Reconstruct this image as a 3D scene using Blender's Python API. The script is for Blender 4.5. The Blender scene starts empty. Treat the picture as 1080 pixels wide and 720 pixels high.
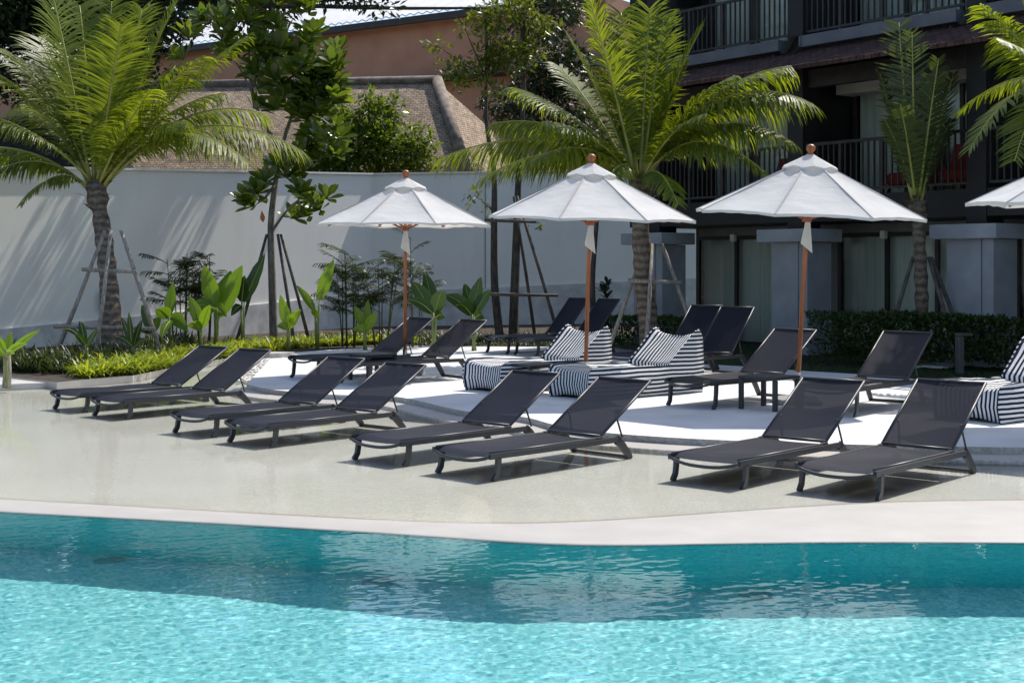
import bpy, math, random
from mathutils import Vector, Matrix, noise
import numpy as np

S = bpy.context.scene
COL = S.collection
RAD = math.radians
V = Vector
F, CX, HY, CH = 1443.0, 540.0, 280.0, 1.6      # focal length, centre, horizon (photo pixels), eye height (m)


def G(px, py, z=0.0):
    """point of the plane at height z seen at a pixel of the photograph"""
    Y = F * (CH - z) / (py - HY)
    return V(((px - CX) / F * Y, Y, z))


def at(px, py, Y):
    """point at distance Y seen at a pixel"""
    return V(((px - CX) / F * Y, Y, CH - (py - HY) * Y / F))


# ------------------------------------------------------------------ mesh builder
class MB:
    def __init__(self):
        self.v, self.f, self.m, self.s = [], [], [], []

    def add(self, vs, fs, mi=0, smooth=False):
        o = len(self.v)
        self.v.extend([tuple(p) for p in vs])
        for f in fs:
            self.f.append(tuple(i + o for i in f))
            self.m.append(mi)
            self.s.append(smooth)

    def box(self, x0, x1, y0, y1, z0, z1, mi=0):
        vs = [(x0, y0, z0), (x1, y0, z0), (x1, y1, z0), (x0, y1, z0), (x0, y0, z1), (x1, y0, z1), (x1, y1, z1), (x0, y1, z1)]
        self.add(vs, [(3, 2, 1, 0), (4, 5, 6, 7), (0, 1, 5, 4), (1, 2, 6, 5), (2, 3, 7, 6), (3, 0, 4, 7)], mi)

    def rbox(self, x0, x1, y0, y1, z0, z1, b=.006, mi=0):
        """box with chamfered vertical and top edges"""
        def ring(i, z):
            a, c, d, e = x0 + i, x1 - i, y0 + i, y1 - i
            k = b
            return [(a + k, d, z), (c - k, d, z), (c, d + k, z), (c, e - k, z), (c - k, e, z), (a + k, e, z), (a, e - k, z), (a, d + k, z)]
        vs = ring(b * .6, z0) + ring(0, z0 + b) + ring(0, z1 - b) + ring(b * .8, z1)
        fs = [tuple(range(7, -1, -1)), tuple(range(24, 32))]
        for r in range(3):
            for i in range(8):
                j = (i + 1) % 8
                fs.append((r * 8 + i, r * 8 + j, r * 8 + 8 + j, r * 8 + 8 + i))
        self.add(vs, fs, mi)

    def tube(self, pts, radii, seg=8, mi=0, smooth=True, cap=True):
        pts = [V(p) for p in pts]
        if not hasattr(radii, '__len__'):
            radii = [radii] * len(pts)
        n = len(pts)
        up = V((0, 0, 1))
        vs, fs = [], []
        prev = None
        for i, p in enumerate(pts):
            t = (pts[min(i + 1, n - 1)] - pts[max(i - 1, 0)]).normalized()
            if prev is None:
                a = t.cross(up)
                if a.length < .05:
                    a = t.cross(V((1, 0, 0)))
                a.normalize()
            else:
                a = prev - t * prev.dot(t)
                a.normalize()
            prev = a
            b = t.cross(a)
            for k in range(seg):
                w = 2 * math.pi * k / seg
                vs.append(p + (a * math.cos(w) + b * math.sin(w)) * radii[i])
        for i in range(n - 1):
            for k in range(seg):
                l = (k + 1) % seg
                fs.append((i * seg + k, i * seg + l, (i + 1) * seg + l, (i + 1) * seg + k))
        if cap:
            fs.append(tuple(range(seg - 1, -1, -1)))
            fs.append(tuple((n - 1) * seg + k for k in range(seg)))
        self.add(vs, fs, mi, smooth)

    def bar(self, pts, w, h, side=V((0, 1, 0)), mi=0):
        """rectangular section swept along pts; w along side, h across"""
        pts = [V(p) for p in pts]
        n = len(pts)
        vs, fs = [], []
        for i, p in enumerate(pts):
            t = (pts[min(i + 1, n - 1)] - pts[max(i - 1, 0)]).normalized()
            a = (side - t * side.dot(t)).normalized()
            b = t.cross(a)
            hh = h[i] if hasattr(h, '__len__') else h
            ww = w[i] if hasattr(w, '__len__') else w
            for (u, q) in ((-.5, -.5), (.5, -.5), (.5, .5), (-.5, .5)):
                vs.append(p + a * u * ww + b * q * hh)
        for i in range(n - 1):
            for k in range(4):
                l = (k + 1) % 4
                fs.append((i * 4 + k, i * 4 + l, (i + 1) * 4 + l, (i + 1) * 4 + k))
        fs.append((3, 2, 1, 0))
        fs.append(tuple((n - 1) * 4 + k for k in range(4)))
        self.add(vs, fs, mi)

    def lathe(self, prof, seg=20, c=(0, 0, 0), mi=0, smooth=True):
        vs, fs = [], []
        for r, z in prof:
            for k in range(seg):
                w = 2 * math.pi * k / seg
                vs.append((c[0] + r * math.cos(w), c[1] + r * math.sin(w), c[2] + z))
        for i in range(len(prof) - 1):
            for k in range(seg):
                l = (k + 1) % seg
                fs.append((i * seg + k, i * seg + l, (i + 1) * seg + l, (i + 1) * seg + k))
        fs.append(tuple(range(seg - 1, -1, -1)))
        fs.append(tuple((len(prof) - 1) * seg + k for k in range(seg)))
        self.add(vs, fs, mi, smooth)

    def prism(self, poly, z0, z1, mi=0, mside=None):
        n = len(poly)
        vs = [(p[0], p[1], z0) for p in poly] + [(p[0], p[1], z1) for p in poly]
        self.add(vs, [tuple(range(n, 2 * n))], mi)
        self.add(vs, [(i, (i + 1) % n, n + (i + 1) % n, n + i) for i in range(n)], mi if mside is None else mside)

    def leaf(self, base, d, up, L, W, droop=.2, n=4, fold=.25, prof=None, mi=0):
        """blade folded along the midrib; d direction, up the face normal side"""
        d = d.normalized()
        s = d.cross(up)
        if s.length < 1e-4:
            s = d.cross(V((1, .2, .1)))
        s.normalize()
        u = s.cross(d).normalized()
        vs, fs = [], []
        for i in range(n + 1):
            t = i / n
            w = (prof(t) if prof else math.sin(math.pi * min(1, .08 + t * .92)) ** .8) * W * .5
            c = base + d * L * t * (1 - .15 * droop * t) - V((0, 0, 1)) * droop * L * t * t
            vs += [c + s * w + u * w * fold, c, c - s * w + u * w * fold]
        for i in range(n):
            o = i * 3
            fs += [(o, o + 1, o + 4, o + 3), (o + 1, o + 2, o + 5, o + 4)]
        self.add(vs, fs, mi, True)

    def quadleaf(self, c, d, up, L, W, mi=0):
        s = d.cross(up)
        if s.length < 1e-3:
            s = d.cross(V((1, .3, .2)))
        s.normalize()
        u = s.cross(d)
        self.add([c, c + d * L * .45 + s * W * .5 + u * W * .12, c + d * L, c + d * L * .45 - s * W * .5 + u * W * .12],
                 [(0, 1, 2), (0, 2, 3)], mi)

    def build(self, name, mat, parent=None, loc=None):
        me = bpy.data.meshes.new(name)
        me.from_pydata(self.v, [], self.f)
        for m in (mat if isinstance(mat, (list, tuple)) else [mat]):
            me.materials.append(m)
        me.polygons.foreach_set('material_index', self.m)
        me.polygons.foreach_set('use_smooth', self.s)
        me.update()
        o = bpy.data.objects.new(name, me)
        COL.objects.link(o)
        if parent:
            o.parent = parent
        if loc is not None:
            o.location = loc
        return o


def tag(o, label, cat, group=None):
    o['label'] = label
    o['category'] = cat
    if group:
        o['group'] = group
    return o


def kind(o, k):
    o['kind'] = k
    return o


def thing(name, label, cat, loc=(0, 0, 0), rz=0.0, group=None):
    o = bpy.data.objects.new(name, None)
    COL.objects.link(o)
    o.location = loc
    o.rotation_euler = (0, 0, rz)
    o.empty_display_size = .2
    return tag(o, label, cat, group)


def copy_thing(root, loc, rz, label):
    r = root.copy()
    COL.objects.link(r)
    r.location = loc
    r.rotation_euler = (0, 0, rz)
    r['label'] = label
    for ch in list(root.children):
        c = ch.copy()
        COL.objects.link(c)
        c.parent = r
        for g in list(ch.children):
            d = g.copy()
            COL.objects.link(d)
            d.parent = c
    return r


# ------------------------------------------------------------------ materials
class NT:
    def __init__(self, name):
        self.mat = bpy.data.materials.new(name)
        self.mat.use_nodes = True
        self.t = self.mat.node_tree
        self.t.nodes.clear()
        self.out = self.n('ShaderNodeOutputMaterial')

    def n(self, typ, **kw):
        nd = self.t.nodes.new(typ)
        for k, v in kw.items():
            if isinstance(k, str) and hasattr(nd, k):
                setattr(nd, k, v)
        return nd

    def l(self, a, b):
        self.t.links.new(a, b)

    def val(self, nd, **kw):
        for k, v in kw.items():
            nd.inputs[k.replace('_', ' ')].default_value = v
        return nd

    def coord(self, kind='Object', scale=1.0, sc3=None):
        tc = self.n('ShaderNodeTexCoord')
        mp = self.n('ShaderNodeMapping')
        mp.inputs['Scale'].default_value = sc3 or (scale, scale, scale)
        self.l(tc.outputs[kind], mp.inputs[0])
        return mp.outputs[0]

    def noise(self, co, scale, detail=4, rough=.55):
        nd = self.n('ShaderNodeTexNoise')
        self.val(nd, Scale=scale, Detail=detail, Roughness=rough)
        self.l(co, nd.inputs['Vector'])
        return nd

    def ramp(self, fac, stops):
        nd = self.n('ShaderNodeValToRGB')
        e = nd.color_ramp.elements
        while len(e) > 1:
            e.remove(e[-1])
        for i, (p, c) in enumerate(stops):
            el = e[0] if i == 0 else e.new(p)
            el.position = p
            el.color = (*c, 1) if len(c) == 3 else c
        self.l(fac, nd.inputs[0])
        return nd.outputs[0]

    def mix(self, fac, a, b, mode='MIX'):
        nd = self.n('ShaderNodeMix', data_type='RGBA', blend_type=mode)
        for s, x in ((0, fac), (6, a), (7, b)):
            if hasattr(x, 'is_output'):
                self.l(x, nd.inputs[s])
            else:
                nd.inputs[s].default_value = x if s == 0 else (*x, 1)
        return nd.outputs[2]

    def bump(self, h, strength=.3, dist=.01):
        nd = self.n('ShaderNodeBump')
        self.val(nd, Strength=strength, Distance=dist)
        self.l(h, nd.inputs['Height'])
        return nd.outputs[0]

    def bsdf(self, color, rough=.6, spec=.5, normal=None, metallic=0.0, **kw):
        b = self.n('ShaderNodeBsdfPrincipled')
        for key, x in (('Base Color', color), ('Roughness', rough), ('Metallic', metallic), ('Specular IOR Level', spec)):
            if hasattr(x, 'is_output'):
                self.l(x, b.inputs[key])
            else:
                b.inputs[key].default_value = (*x, 1) if key == 'Base Color' else x
        if normal is not None:
            self.l(normal, b.inputs['Normal'])
        return b

    def done(self, shader):
        self.l(shader, self.out.inputs[0])
        return self.mat

    def mixsh(self, fac, a, b):
        nd = self.n('ShaderNodeMixShader')
        if hasattr(fac, 'is_output'):
            self.l(fac, nd.inputs[0])
        else:
            nd.inputs[0].default_value = fac
        self.l(a, nd.inputs[1])
        self.l(b, nd.inputs[2])
        return nd.outputs[0]


def m_noisy(name, c1, c2, scale=4.0, rough=.7, bs=.2, bscale=40, spec=.4, bd=.01, sc3=None, stops=(.35, .65)):
    n = NT(name)
    co = n.coord('Object', 1, sc3)
    a = n.noise(co, scale, 5)
    col = n.ramp(a.outputs[0], [(stops[0], c1), (stops[1], c2)])
    b = n.noise(co, bscale, 4)
    return n.done(n.bsdf(col, rough, spec, n.bump(b.outputs[0], bs, bd)).outputs[0])


def m_leaf(name, c1, c2, trans=.35, gloss=.42, tcol=None, spec=.35):
    """leaf: base colour varies leaf by leaf, light passes through"""
    n = NT(name)
    g = n.n('ShaderNodeNewGeometry')
    col = n.ramp(g.outputs['Random Per Island'], [(0, c1), (1, c2)])
    p = n.bsdf(col, gloss, spec)
    t = n.n('ShaderNodeBsdfTranslucent')
    tc = n.mix(1.0, col, tcol or (1.9, 1.7, .6), 'MULTIPLY')
    n.l(tc, t.inputs[0])
    return n.done(n.mixsh(trans, p.outputs[0], t.outputs[0]))


def m_plain(name, c, rough=.5, spec=.5, metallic=0):
    n = NT(name)
    co = n.coord('Object')
    a = n.noise(co, 9, 4)
    col = n.mix(a.outputs[0], tuple(x * .85 for x in c), tuple(min(1, x * 1.12) for x in c))
    return n.done(n.bsdf(col, rough, spec, None, metallic).outputs[0])


M = {}
M['shelf'] = None


def mk_shelf():
    n = NT('wet_terrazzo')
    co = n.coord('Object')
    v = n.n('ShaderNodeTexVoronoi')
    n.val(v, Scale=85.0)
    n.l(co, v.inputs['Vector'])
    sp = n.ramp(v.outputs['Color'], [(.1, (.478, .476, .440)), (.5, (.545, .541, .502)), (.9, (.61, .605, .565))])
    b = n.noise(co, .9, 4)
    st = n.ramp(b.outputs[0], [(.3, (.89, .89, .87)), (.7, (1.0, 1.0, 1.0))])
    col = n.mix(1.0, sp, st, 'MULTIPLY')
    return n.done(n.bsdf(col, .6, .3, n.bump(b.outputs[0], .1, .003)).outputs[0])


M['shelf'] = mk_shelf()
M['rim'] = m_noisy('pale_rim_stone', (.385, .358, .325), (.43, .402, .368), 2.5, .6, .3, 130, bd=.004)
M['patio'] = m_noisy('pale_concrete', (.56, .55, .54), (.67, .66, .65), 1.6, .75, .2, 60, bd=.004)
M['kerb'] = m_noisy('rough_kerb_stone', (.34, .32, .29), (.54, .51, .47), 26, .85, .8, 60, bd=.012)
M['soil'] = m_noisy('soil', (.03, .022, .015), (.07, .05, .035), 12, .95, .8, 40, bd=.02)
M['lawn'] = m_noisy('lawn', (.02, .04, .008), (.04, .07, .015), 14, .95, 1.0, 160, bd=.02)
M['stone_path'] = m_noisy('stone_paving', (.40, .39, .37), (.52, .51, .48), 3, .6, .2, 60)


def mk_tile():
    n = NT('pool_mosaic')
    co = n.coord('Object')
    br = n.n('ShaderNodeTexBrick')
    n.val(br, Scale=1.0, Color1=(.20, .49, .52, 1), Color2=(.54, .78, .78, 1), Mortar=(.34, .64, .65, 1))
    br.inputs['Mortar Size'].default_value = .002
    br.inputs['Brick Width'].default_value = .024
    br.inputs['Row Height'].default_value = .024
    br.offset = 0
    br.inputs['Bias'].default_value = 0
    n.l(co, br.inputs['Vector'])
    return n.done(n.bsdf(br.outputs[0], .35, .4).outputs[0])


M['tile'] = mk_tile()


def mk_tile_wall():
    n = NT('pool_wall_mosaic')
    co = n.coord('Object')
    a = n.noise(co, 30, 2)
    col = n.ramp(a.outputs[0], [(.35, (.03, .46, .50)), (.65, (.08, .58, .60))])
    return n.done(n.bsdf(col, .35, .4).outputs[0])


M['tile_wall'] = mk_tile_wall()


def mk_water():
    n = NT('pool_water')
    g = n.n('ShaderNodeBsdfGlass')
    n.val(g, Roughness=0.0, IOR=1.33, Color=(.80, .965, .965, 1))
    return n.done(g.outputs[0])


M['water'] = mk_water()


def mk_film():
    n = NT('shallow_water')
    co = n.coord('Object')
    a = n.noise(co, 9, 3)
    b = n.noise(co, 34, 2)
    add = n.n('ShaderNodeMath', operation='ADD')
    n.l(a.outputs[0], add.inputs[0])
    n.l(b.outputs[0], add.inputs[1])
    nr = n.bump(add.outputs[0], .045, .012)
    fr = n.n('ShaderNodeFresnel')
    n.val(fr, IOR=1.33)
    n.l(nr, fr.inputs['Normal'])
    gl = n.n('ShaderNodeBsdfGlossy')
    n.val(gl, Roughness=.02)
    n.l(nr, gl.inputs['Normal'])
    tr = n.n('ShaderNodeBsdfTransparent')
    n.val(tr, Color=(.97, .98, .972, 1))
    return n.done(n.mixsh(fr.outputs[0], tr.outputs[0], gl.outputs[0]))


M['film'] = mk_film()


def mk_sling():
    n = NT('sling_mesh')
    co = n.coord('Object')
    w = n.n('ShaderNodeTexWave', wave_type='BANDS', bands_direction='Y')
    n.val(w, Scale=45.0, Distortion=.6, Detail=2.0)
    n.l(co, w.inputs['Vector'])
    nz = n.noise(co, 90, 3)
    f = n.mix(.5, w.outputs[0], nz.outputs[0])
    col = n.ramp(f, [(.25, (.008, .009, .016)), (.75, (.022, .022, .033))])
    p = n.bsdf(col, .5, .12, n.bump(f, .3, .002))
    tl = n.n('ShaderNodeBsdfTranslucent')
    n.val(tl, Color=(.085, .075, .07, 1))
    tp = n.n('ShaderNodeBsdfTransparent')
    a = n.mixsh(.06, p.outputs[0], tl.outputs[0])
    return n.done(n.mixsh(.02, a, tp.outputs[0]))


M['sling'] = mk_sling()
M['frame'] = m_plain('charcoal_powder_coat', (.030, .030, .034), .42, .5)
M['canvas'] = None


def mk_canvas():
    n = NT('white_canvas')
    co = n.coord('Object')
    a = n.noise(co, 3.5, 5)
    b = n.noise(co, 240, 2)
    w = n.noise(n.coord('Object', 1, (1.5, 1.5, 5)), 2.6, 3)
    col = n.ramp(a.outputs[0], [(.3, (.66, .655, .65)), (.7, (.76, .755, .745))])
    nr = n.bump(w.outputs[0], .35, .04)
    p = n.bsdf(col, .85, .2, nr)
    t = n.n('ShaderNodeBsdfTranslucent')
    n.val(t, Color=(.80, .77, .70, 1))
    return n.done(n.mixsh(.40, p.outputs[0], t.outputs[0]))


M['canvas'] = mk_canvas()
M['seam'] = m_plain('grey_seam_tape', (.34, .34, .35), .8)
M['wood'] = m_noisy('orange_varnished_wood', (.26, .075, .025), (.42, .14, .05), 6, .4, .15, 50, sc3=(8, 8, .6))
M['steel'] = m_plain('brushed_steel', (.45, .45, .46), .35, .5, .9)
M['granite'] = m_noisy('grey_granite', (.16, .16, .16), (.30, .30, .30), 60, .6, .2, 80)


def mk_stripe(axis):
    n = NT('stripe_fabric_' + axis)
    tc = n.n('ShaderNodeTexCoord')
    nz = n.noise(tc.outputs['Object'], 3.0, 3)
    sp = n.n('ShaderNodeSeparateXYZ')
    n.l(tc.outputs['Object'], sp.inputs[0])
    md = n.n('ShaderNodeMath', operation='MULTIPLY_ADD')
    n.l(sp.outputs[{'x': 0, 'y': 1, 'z': 2}[axis]], md.inputs[0])
    md.inputs[1].default_value = 1 / .047
    wob = n.n('ShaderNodeMath', operation='MULTIPLY')
    n.l(nz.outputs[0], wob.inputs[0])
    wob.inputs[1].default_value = .42
    n.l(wob.outputs[0], md.inputs[2])
    fr = n.n('ShaderNodeMath', operation='FRACT')
    n.l(md.outputs[0], fr.inputs[0])
    col = n.ramp(fr.outputs[0], [(0, (.012, .014, .035)), (.46, (.012, .014, .035)), (.49, (.72, .72, .72)), (.97, (.72, .72, .72)), (1, (.012, .014, .035))])
    bz = n.noise(tc.outputs['Object'], 7, 3)
    return n.done(n.bsdf(col, .85, .15, n.bump(bz.outputs[0], .35, .02)).outputs[0])


M['stripe_y'] = mk_stripe('y')
M['stripe_z'] = mk_stripe('z')
def mk_wall():
    n = NT('white_wall_paint')
    co = n.coord('Object')
    big = n.noise(co, .7, 4)
    drip = n.noise(n.coord('Object', 1, (1.2, 1.2, .3)), 1.6, 5)
    c = n.ramp(big.outputs[0], [(.3, (.81, .78, .73)), (.7, (.87, .84, .78))])
    d = n.ramp(drip.outputs[0], [(.28, (.95, .945, .935)), (.5, (1, 1, 1))])
    fine = n.noise(co, 22, 4)
    return n.done(n.bsdf(n.mix(1.0, c, d, 'MULTIPLY'), .8, .2, n.bump(fine.outputs[0], .2, .01)).outputs[0])


M['white_paint'] = mk_wall()
M['wall_foot'] = m_noisy('weathered_wall_foot', (.42, .41, .40), (.68, .67, .65), 2.2, .85, .2, 30, stops=(.3, .62))
M['palm_leaf'] = m_leaf('palm_leaf', (.085, .12, .014), (.185, .215, .028), .5, .45, (2.0, 1.95, .5))
M['palm_leaf_shaded'] = m_leaf('palm_leaf_in_shade', (.04, .06, .015), (.08, .11, .03), .35, .35)  # palm leaf with shade put into its colour, for the palm by the hotel
M['rachis'] = m_noisy('frond_stalk', (.22, .22, .05), (.36, .33, .08), 5, .45, .1, 40)
M['broad_leaf'] = m_leaf('broad_leaf', (.065, .105, .015), (.14, .18, .034), .4, .26, (1.8, 1.8, .5), .55)
M['shrub_leaf'] = m_leaf('shrub_leaf', (.06, .105, .014), (.13, .18, .025), .42, .25, (1.9, 1.8, .5))
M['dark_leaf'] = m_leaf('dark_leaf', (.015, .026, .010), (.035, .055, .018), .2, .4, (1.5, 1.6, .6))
M['light_leaf'] = m_leaf('light_leaf', (.07, .10, .015), (.14, .16, .025), .35, .35)
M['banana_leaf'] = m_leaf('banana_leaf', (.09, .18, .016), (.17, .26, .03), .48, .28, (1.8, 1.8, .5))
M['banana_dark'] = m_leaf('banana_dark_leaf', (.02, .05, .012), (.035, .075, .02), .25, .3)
M['ground_leaf'] = m_leaf('ground_cover_leaf', (.11, .17, .016), (.28, .33, .04), .45, .4)
M['grass_leaf'] = m_leaf('dark_grass_leaf', (.02, .035, .012), (.05, .07, .02), .3, .4)
M['hedge_leaf'] = m_leaf('hedge_leaf', (.02, .04, .010), (.05, .08, .018), .25, .35)
M['bark'] = m_noisy('grey_bark', (.10, .085, .07), (.24, .21, .18), 7, .9, .7, 30, sc3=(3, 3, .8), bd=.02)
M['dark_bark'] = m_noisy('dark_bark', (.03, .025, .022), (.09, .075, .06), 7, .9, .7, 30, sc3=(3, 3, .8), bd=.02)


def mk_palm_bark():
    n = NT('ringed_palm_bark')
    co = n.coord('Object')
    w = n.n('ShaderNodeTexWave', wave_type='BANDS', bands_direction='Z')
    n.val(w, Scale=2.6, Distortion=3.5, Detail=4.0)
    w.inputs['Detail Scale'].default_value = 2.5
    n.l(co, w.inputs['Vector'])
    nz = n.noise(co, 14, 4)
    col = n.ramp(n.mix(.72, w.outputs[0], nz.outputs[0]), [(.3, (.075, .055, .042)), (.5, (.13, .10, .078)), (.72, (.20, .165, .13))])
    return n.done(n.bsdf(col, .9, .2, n.bump(nz.outputs[0], .8, .03)).outputs[0])


M['palm_bark'] = mk_palm_bark()
M['stake'] = m_noisy('weathered_stake', (.16, .14, .12), (.34, .30, .26), 8, .85, .4, 40, sc3=(4, 4, 1))
M['stake_dark'] = m_noisy('dark_stake', (.05, .045, .04), (.12, .10, .085), 8, .85, .4, 40)
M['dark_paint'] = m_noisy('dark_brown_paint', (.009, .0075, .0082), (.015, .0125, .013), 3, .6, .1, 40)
M['dark_timber'] = m_noisy('dark_timber', (.02, .016, .015), (.035, .028, .026), 5, .5, .2, 30)
M['slab_grey'] = m_noisy('grey_blue_slab', (.10, .10, .115), (.135, .135, .15), 3, .75, .1, 40)
M['pillar_grey'] = m_noisy('grey_pillar_render', (.24, .25, .28), (.31, .32, .35), 2.2, .8, .15, 30)
M['room_grey'] = m_noisy('grey_facade_render', (.15, .14, .14), (.19, .18, .18), 2.2, .8, .15, 30)
M['cream'] = m_plain('cream_beam', (.34, .31, .27), .7)


def mk_roof(name, c1, c2, sc=14.0):
    n = NT(name)
    co = n.coord('Object')
    br = n.n('ShaderNodeTexBrick')
    n.val(br, Scale=1.0, Color1=(*c1, 1), Color2=(*c2, 1), Mortar=(c1[0] * .45, c1[1] * .42, c1[2] * .4, 1))
    br.inputs['Mortar Size'].default_value = .012
    br.inputs['Brick Width'].default_value = .15
    br.inputs['Row Height'].default_value = .085
    n.l(co, br.inputs['Vector'])
    nz = n.noise(co, 5, 4)
    col = n.mix(1.0, br.outputs[0], n.ramp(nz.outputs[0], [(.3, (.5, .5, .5)), (.7, (1.2, 1.15, 1.1))]), 'MULTIPLY')
    inv = n.n('ShaderNodeMath', operation='SUBTRACT')
    inv.inputs[0].default_value = 1
    n.l(br.outputs['Fac'], inv.inputs[1])
    return n.done(n.bsdf(col, .85, .2, n.bump(inv.outputs[0], .8, .03)).outputs[0])


M['pent_tile'] = mk_roof('red_brown_tiles', (.095, .05, .043), (.07, .036, .034))
M['villa_tile'] = mk_roof('weathered_tan_tiles', (.50, .40, .30), (.34, .26, .19))
M['dark_tile'] = mk_roof('dark_tiles', (.05, .045, .04), (.03, .028, .025))
M['terracotta'] = m_noisy('terracotta_render', (.40, .20, .13), (.50, .27, .18), .8, .85, .1, 30)
M['white_roof'] = m_noisy('white_corrugated_roof', (.62, .60, .60), (.74, .72, .72), 1.5, .6, .1, 20)
M['ridge'] = m_noisy('ridge_cap_mortar', (.14, .11, .09), (.26, .21, .17), 5, .9, .4, 20)


def mk_curtain():
    n = NT('sheer_curtain')
    p = n.bsdf((.74, .77, .72), .9, .1)
    t = n.n('ShaderNodeBsdfTranslucent')
    n.val(t, Color=(.4, .42, .4, 1))
    return n.done(n.mixsh(.25, p.outputs[0], t.outputs[0]))


M['curtain'] = mk_curtain()


def mk_glass():
    n = NT('window_glass')
    fr = n.n('ShaderNodeFresnel')
    n.val(fr, IOR=1.5)
    gl = n.n('ShaderNodeBsdfGlossy')
    n.val(gl, Roughness=.02)
    tr = n.n('ShaderNodeBsdfTransparent')
    n.val(tr, Color=(.86, .9, .88, 1))
    return n.done(n.mixsh(fr.outputs[0], tr.outputs[0], gl.outputs[0]))


M['glass'] = mk_glass()
M['red_fabric'] = m_plain('red_fabric', (.22, .03, .025), .8, .2)
M['lamp_metal'] = m_plain('dark_metal', (.06, .06, .06), .4)
M['drain'] = m_plain('dark_drain', (.17, .38, .40), .5)
M['white_enamel'] = m_plain('white_enamel', (.75, .75, .73), .4)
M['dead_leaf'] = m_plain('orange_dead_leaf', (.40, .13, .03), .7)
M['pebble'] = m_noisy('white_pebble', (.50, .46, .40), (.70, .66, .60), 8, .6, .1, 30)

# ------------------------------------------------------------------ camera, light, sky
cam = bpy.data.cameras.new('camera')
cam.lens = 36 * F / 1080
cam.shift_y = -80 / 1080
cam.clip_end = 6000
co = bpy.data.objects.new('camera', cam)
COL.objects.link(co)
co.location = (0, 0, CH)
co.rotation_euler = (math.pi / 2, 0, 0)
S.camera = co

SUN_EL, SUN_AZ = 54.0, 41.0
sun = bpy.data.lights.new('sun', 'SUN')
sun.energy = 4.2
sun.angle = RAD(.5)
sun.color = (1, .95, .87)
sun.cycles.is_caustics_light = True
so = bpy.data.objects.new('sun', sun)
COL.objects.link(so)
sd = V((math.sin(RAD(SUN_AZ)) * math.cos(RAD(SUN_EL)), math.cos(RAD(SUN_AZ)) * math.cos(RAD(SUN_EL)), math.sin(RAD(SUN_EL))))
so.rotation_euler = (-sd).to_track_quat('-Z', 'Y').to_euler()
wd = bpy.data.worlds.new('World')
S.world = wd
wd.use_nodes = True
sk = wd.node_tree.nodes.new('ShaderNodeTexSky')
sk.sky_type = 'NISHITA'
sk.sun_disc = False
sk.sun_elevation = RAD(SUN_EL)
sk.sun_rotation = RAD(SUN_AZ)
wd.node_tree.links.new(sk.outputs[0], wd.node_tree.nodes['Background'].inputs[0])
wd.node_tree.nodes['Background'].inputs[1].default_value = .15
S.view_settings.view_transform = 'Standard'
S.view_settings.look = 'None'
S.view_settings.gamma = 1
S.view_settings.exposure = .41
S.cycles.use_denoising = True
S.cycles.max_bounces = 10
S.cycles.transparent_max_bounces = 16

# ------------------------------------------------------------------ ground, pool, water, patio
EDGE = [G(*p, .035) for p in ((-420, 512), (0, 536), (250, 549), (420, 559), (530, 567), (590, 570.5), (650, 571), (760, 568.5), (900, 567), (1080, 568), (1500, 571))]
RIMI = [G(*p, .022) for p in ((-420, 502), (0, 526), (260, 541), (430, 550), (530, 553), (590, 552), (670, 547), (790, 538), (930, 529), (1080, 527), (1500, 527))]


def interp(poly, x):
    if x <= poly[0][0]:
        a, b = poly[0], poly[1]
    elif x >= poly[-1][0]:
        a, b = poly[-2], poly[-1]
    else:
        for a, b in zip(poly, poly[1:]):
            if a[0] <= x <= b[0]:
                break
    return a[1] + (b[1] - a[1]) * (x - a[0]) / (b[0] - a[0])


def smooth_interp(poly, x, r=.5):
    return sum(interp(poly, x + r * k / 4) * w for k, w in zip(range(-4, 5), (1, 2, 3, 4, 5, 4, 3, 2, 1))) / 25


edgeY = lambda x: smooth_interp(EDGE, x, .5)
rimY = lambda x: max(smooth_interp(RIMI, x, .6), edgeY(x) + .12)
XL, XR = -14.0, 14.0
xs = np.linspace(XL, XR, 141)


def rows(name, mat, cols):
    """strip mesh: cols = list over x of lists of points"""
    mb = MB()
    n = len(cols[0])
    vs = [p for c in cols for p in c]
    fs = [(i * n + j, (i + 1) * n + j, (i + 1) * n + j + 1, i * n + j + 1) for i in range(len(cols) - 1) for j in range(n - 1)]
    mb.add(vs, fs, 0, True)
    return mb.build(name, mat)


kind(rows('pool_shelf', M['shelf'], [[(x, rimY(x) + .16, .0), (x, 15, 0), (x, 30, 0)] for x in xs]), 'structure')
kind(rows('pool_rim', M['rim'], [[(x, edgeY(x), -.02), (x, edgeY(x) + .003, .0115), (x, edgeY(x) + .03, .017), (x, rimY(x) - .02, .024), (x, rimY(x) + .16, .001)] for x in xs]), 'structure')
pw = rows('pool_wall', M['tile_wall'], [[(x, edgeY(x) - .002, -1.06), (x, edgeY(x) - .002, -.022)] for x in xs])
kind(pw, 'structure')
pw.cycles.is_caustics_receiver = True
mb = MB()
mb.add([(XL, -7, -1.05), (XR, -7, -1.05), (XR, 12, -1.05), (XL, 12, -1.05)], [(0, 1, 2, 3)])
pf = kind(mb.build('pool_floor', M['tile']), 'structure')
pf.cycles.is_caustics_receiver = True
mb = MB()
mb.add([(XL, -7, -1.06), (XR, -7, -1.06), (XR, -7, 0), (XL, -7, 0)], [(0, 1, 2, 3)])
mb.add([(XL, -7, -1.06), (XL, 12, -1.06), (XL, 12, 0), (XL, -7, 0)], [(0, 1, 2, 3)])
mb.add([(XR, -7, -1.06), (XR, 12, -1.06), (XR, 12, 0), (XR, -7, 0)], [(0, 1, 2, 3)])
kind(mb.build('pool_side_walls', M['tile_wall']), 'structure')

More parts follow.
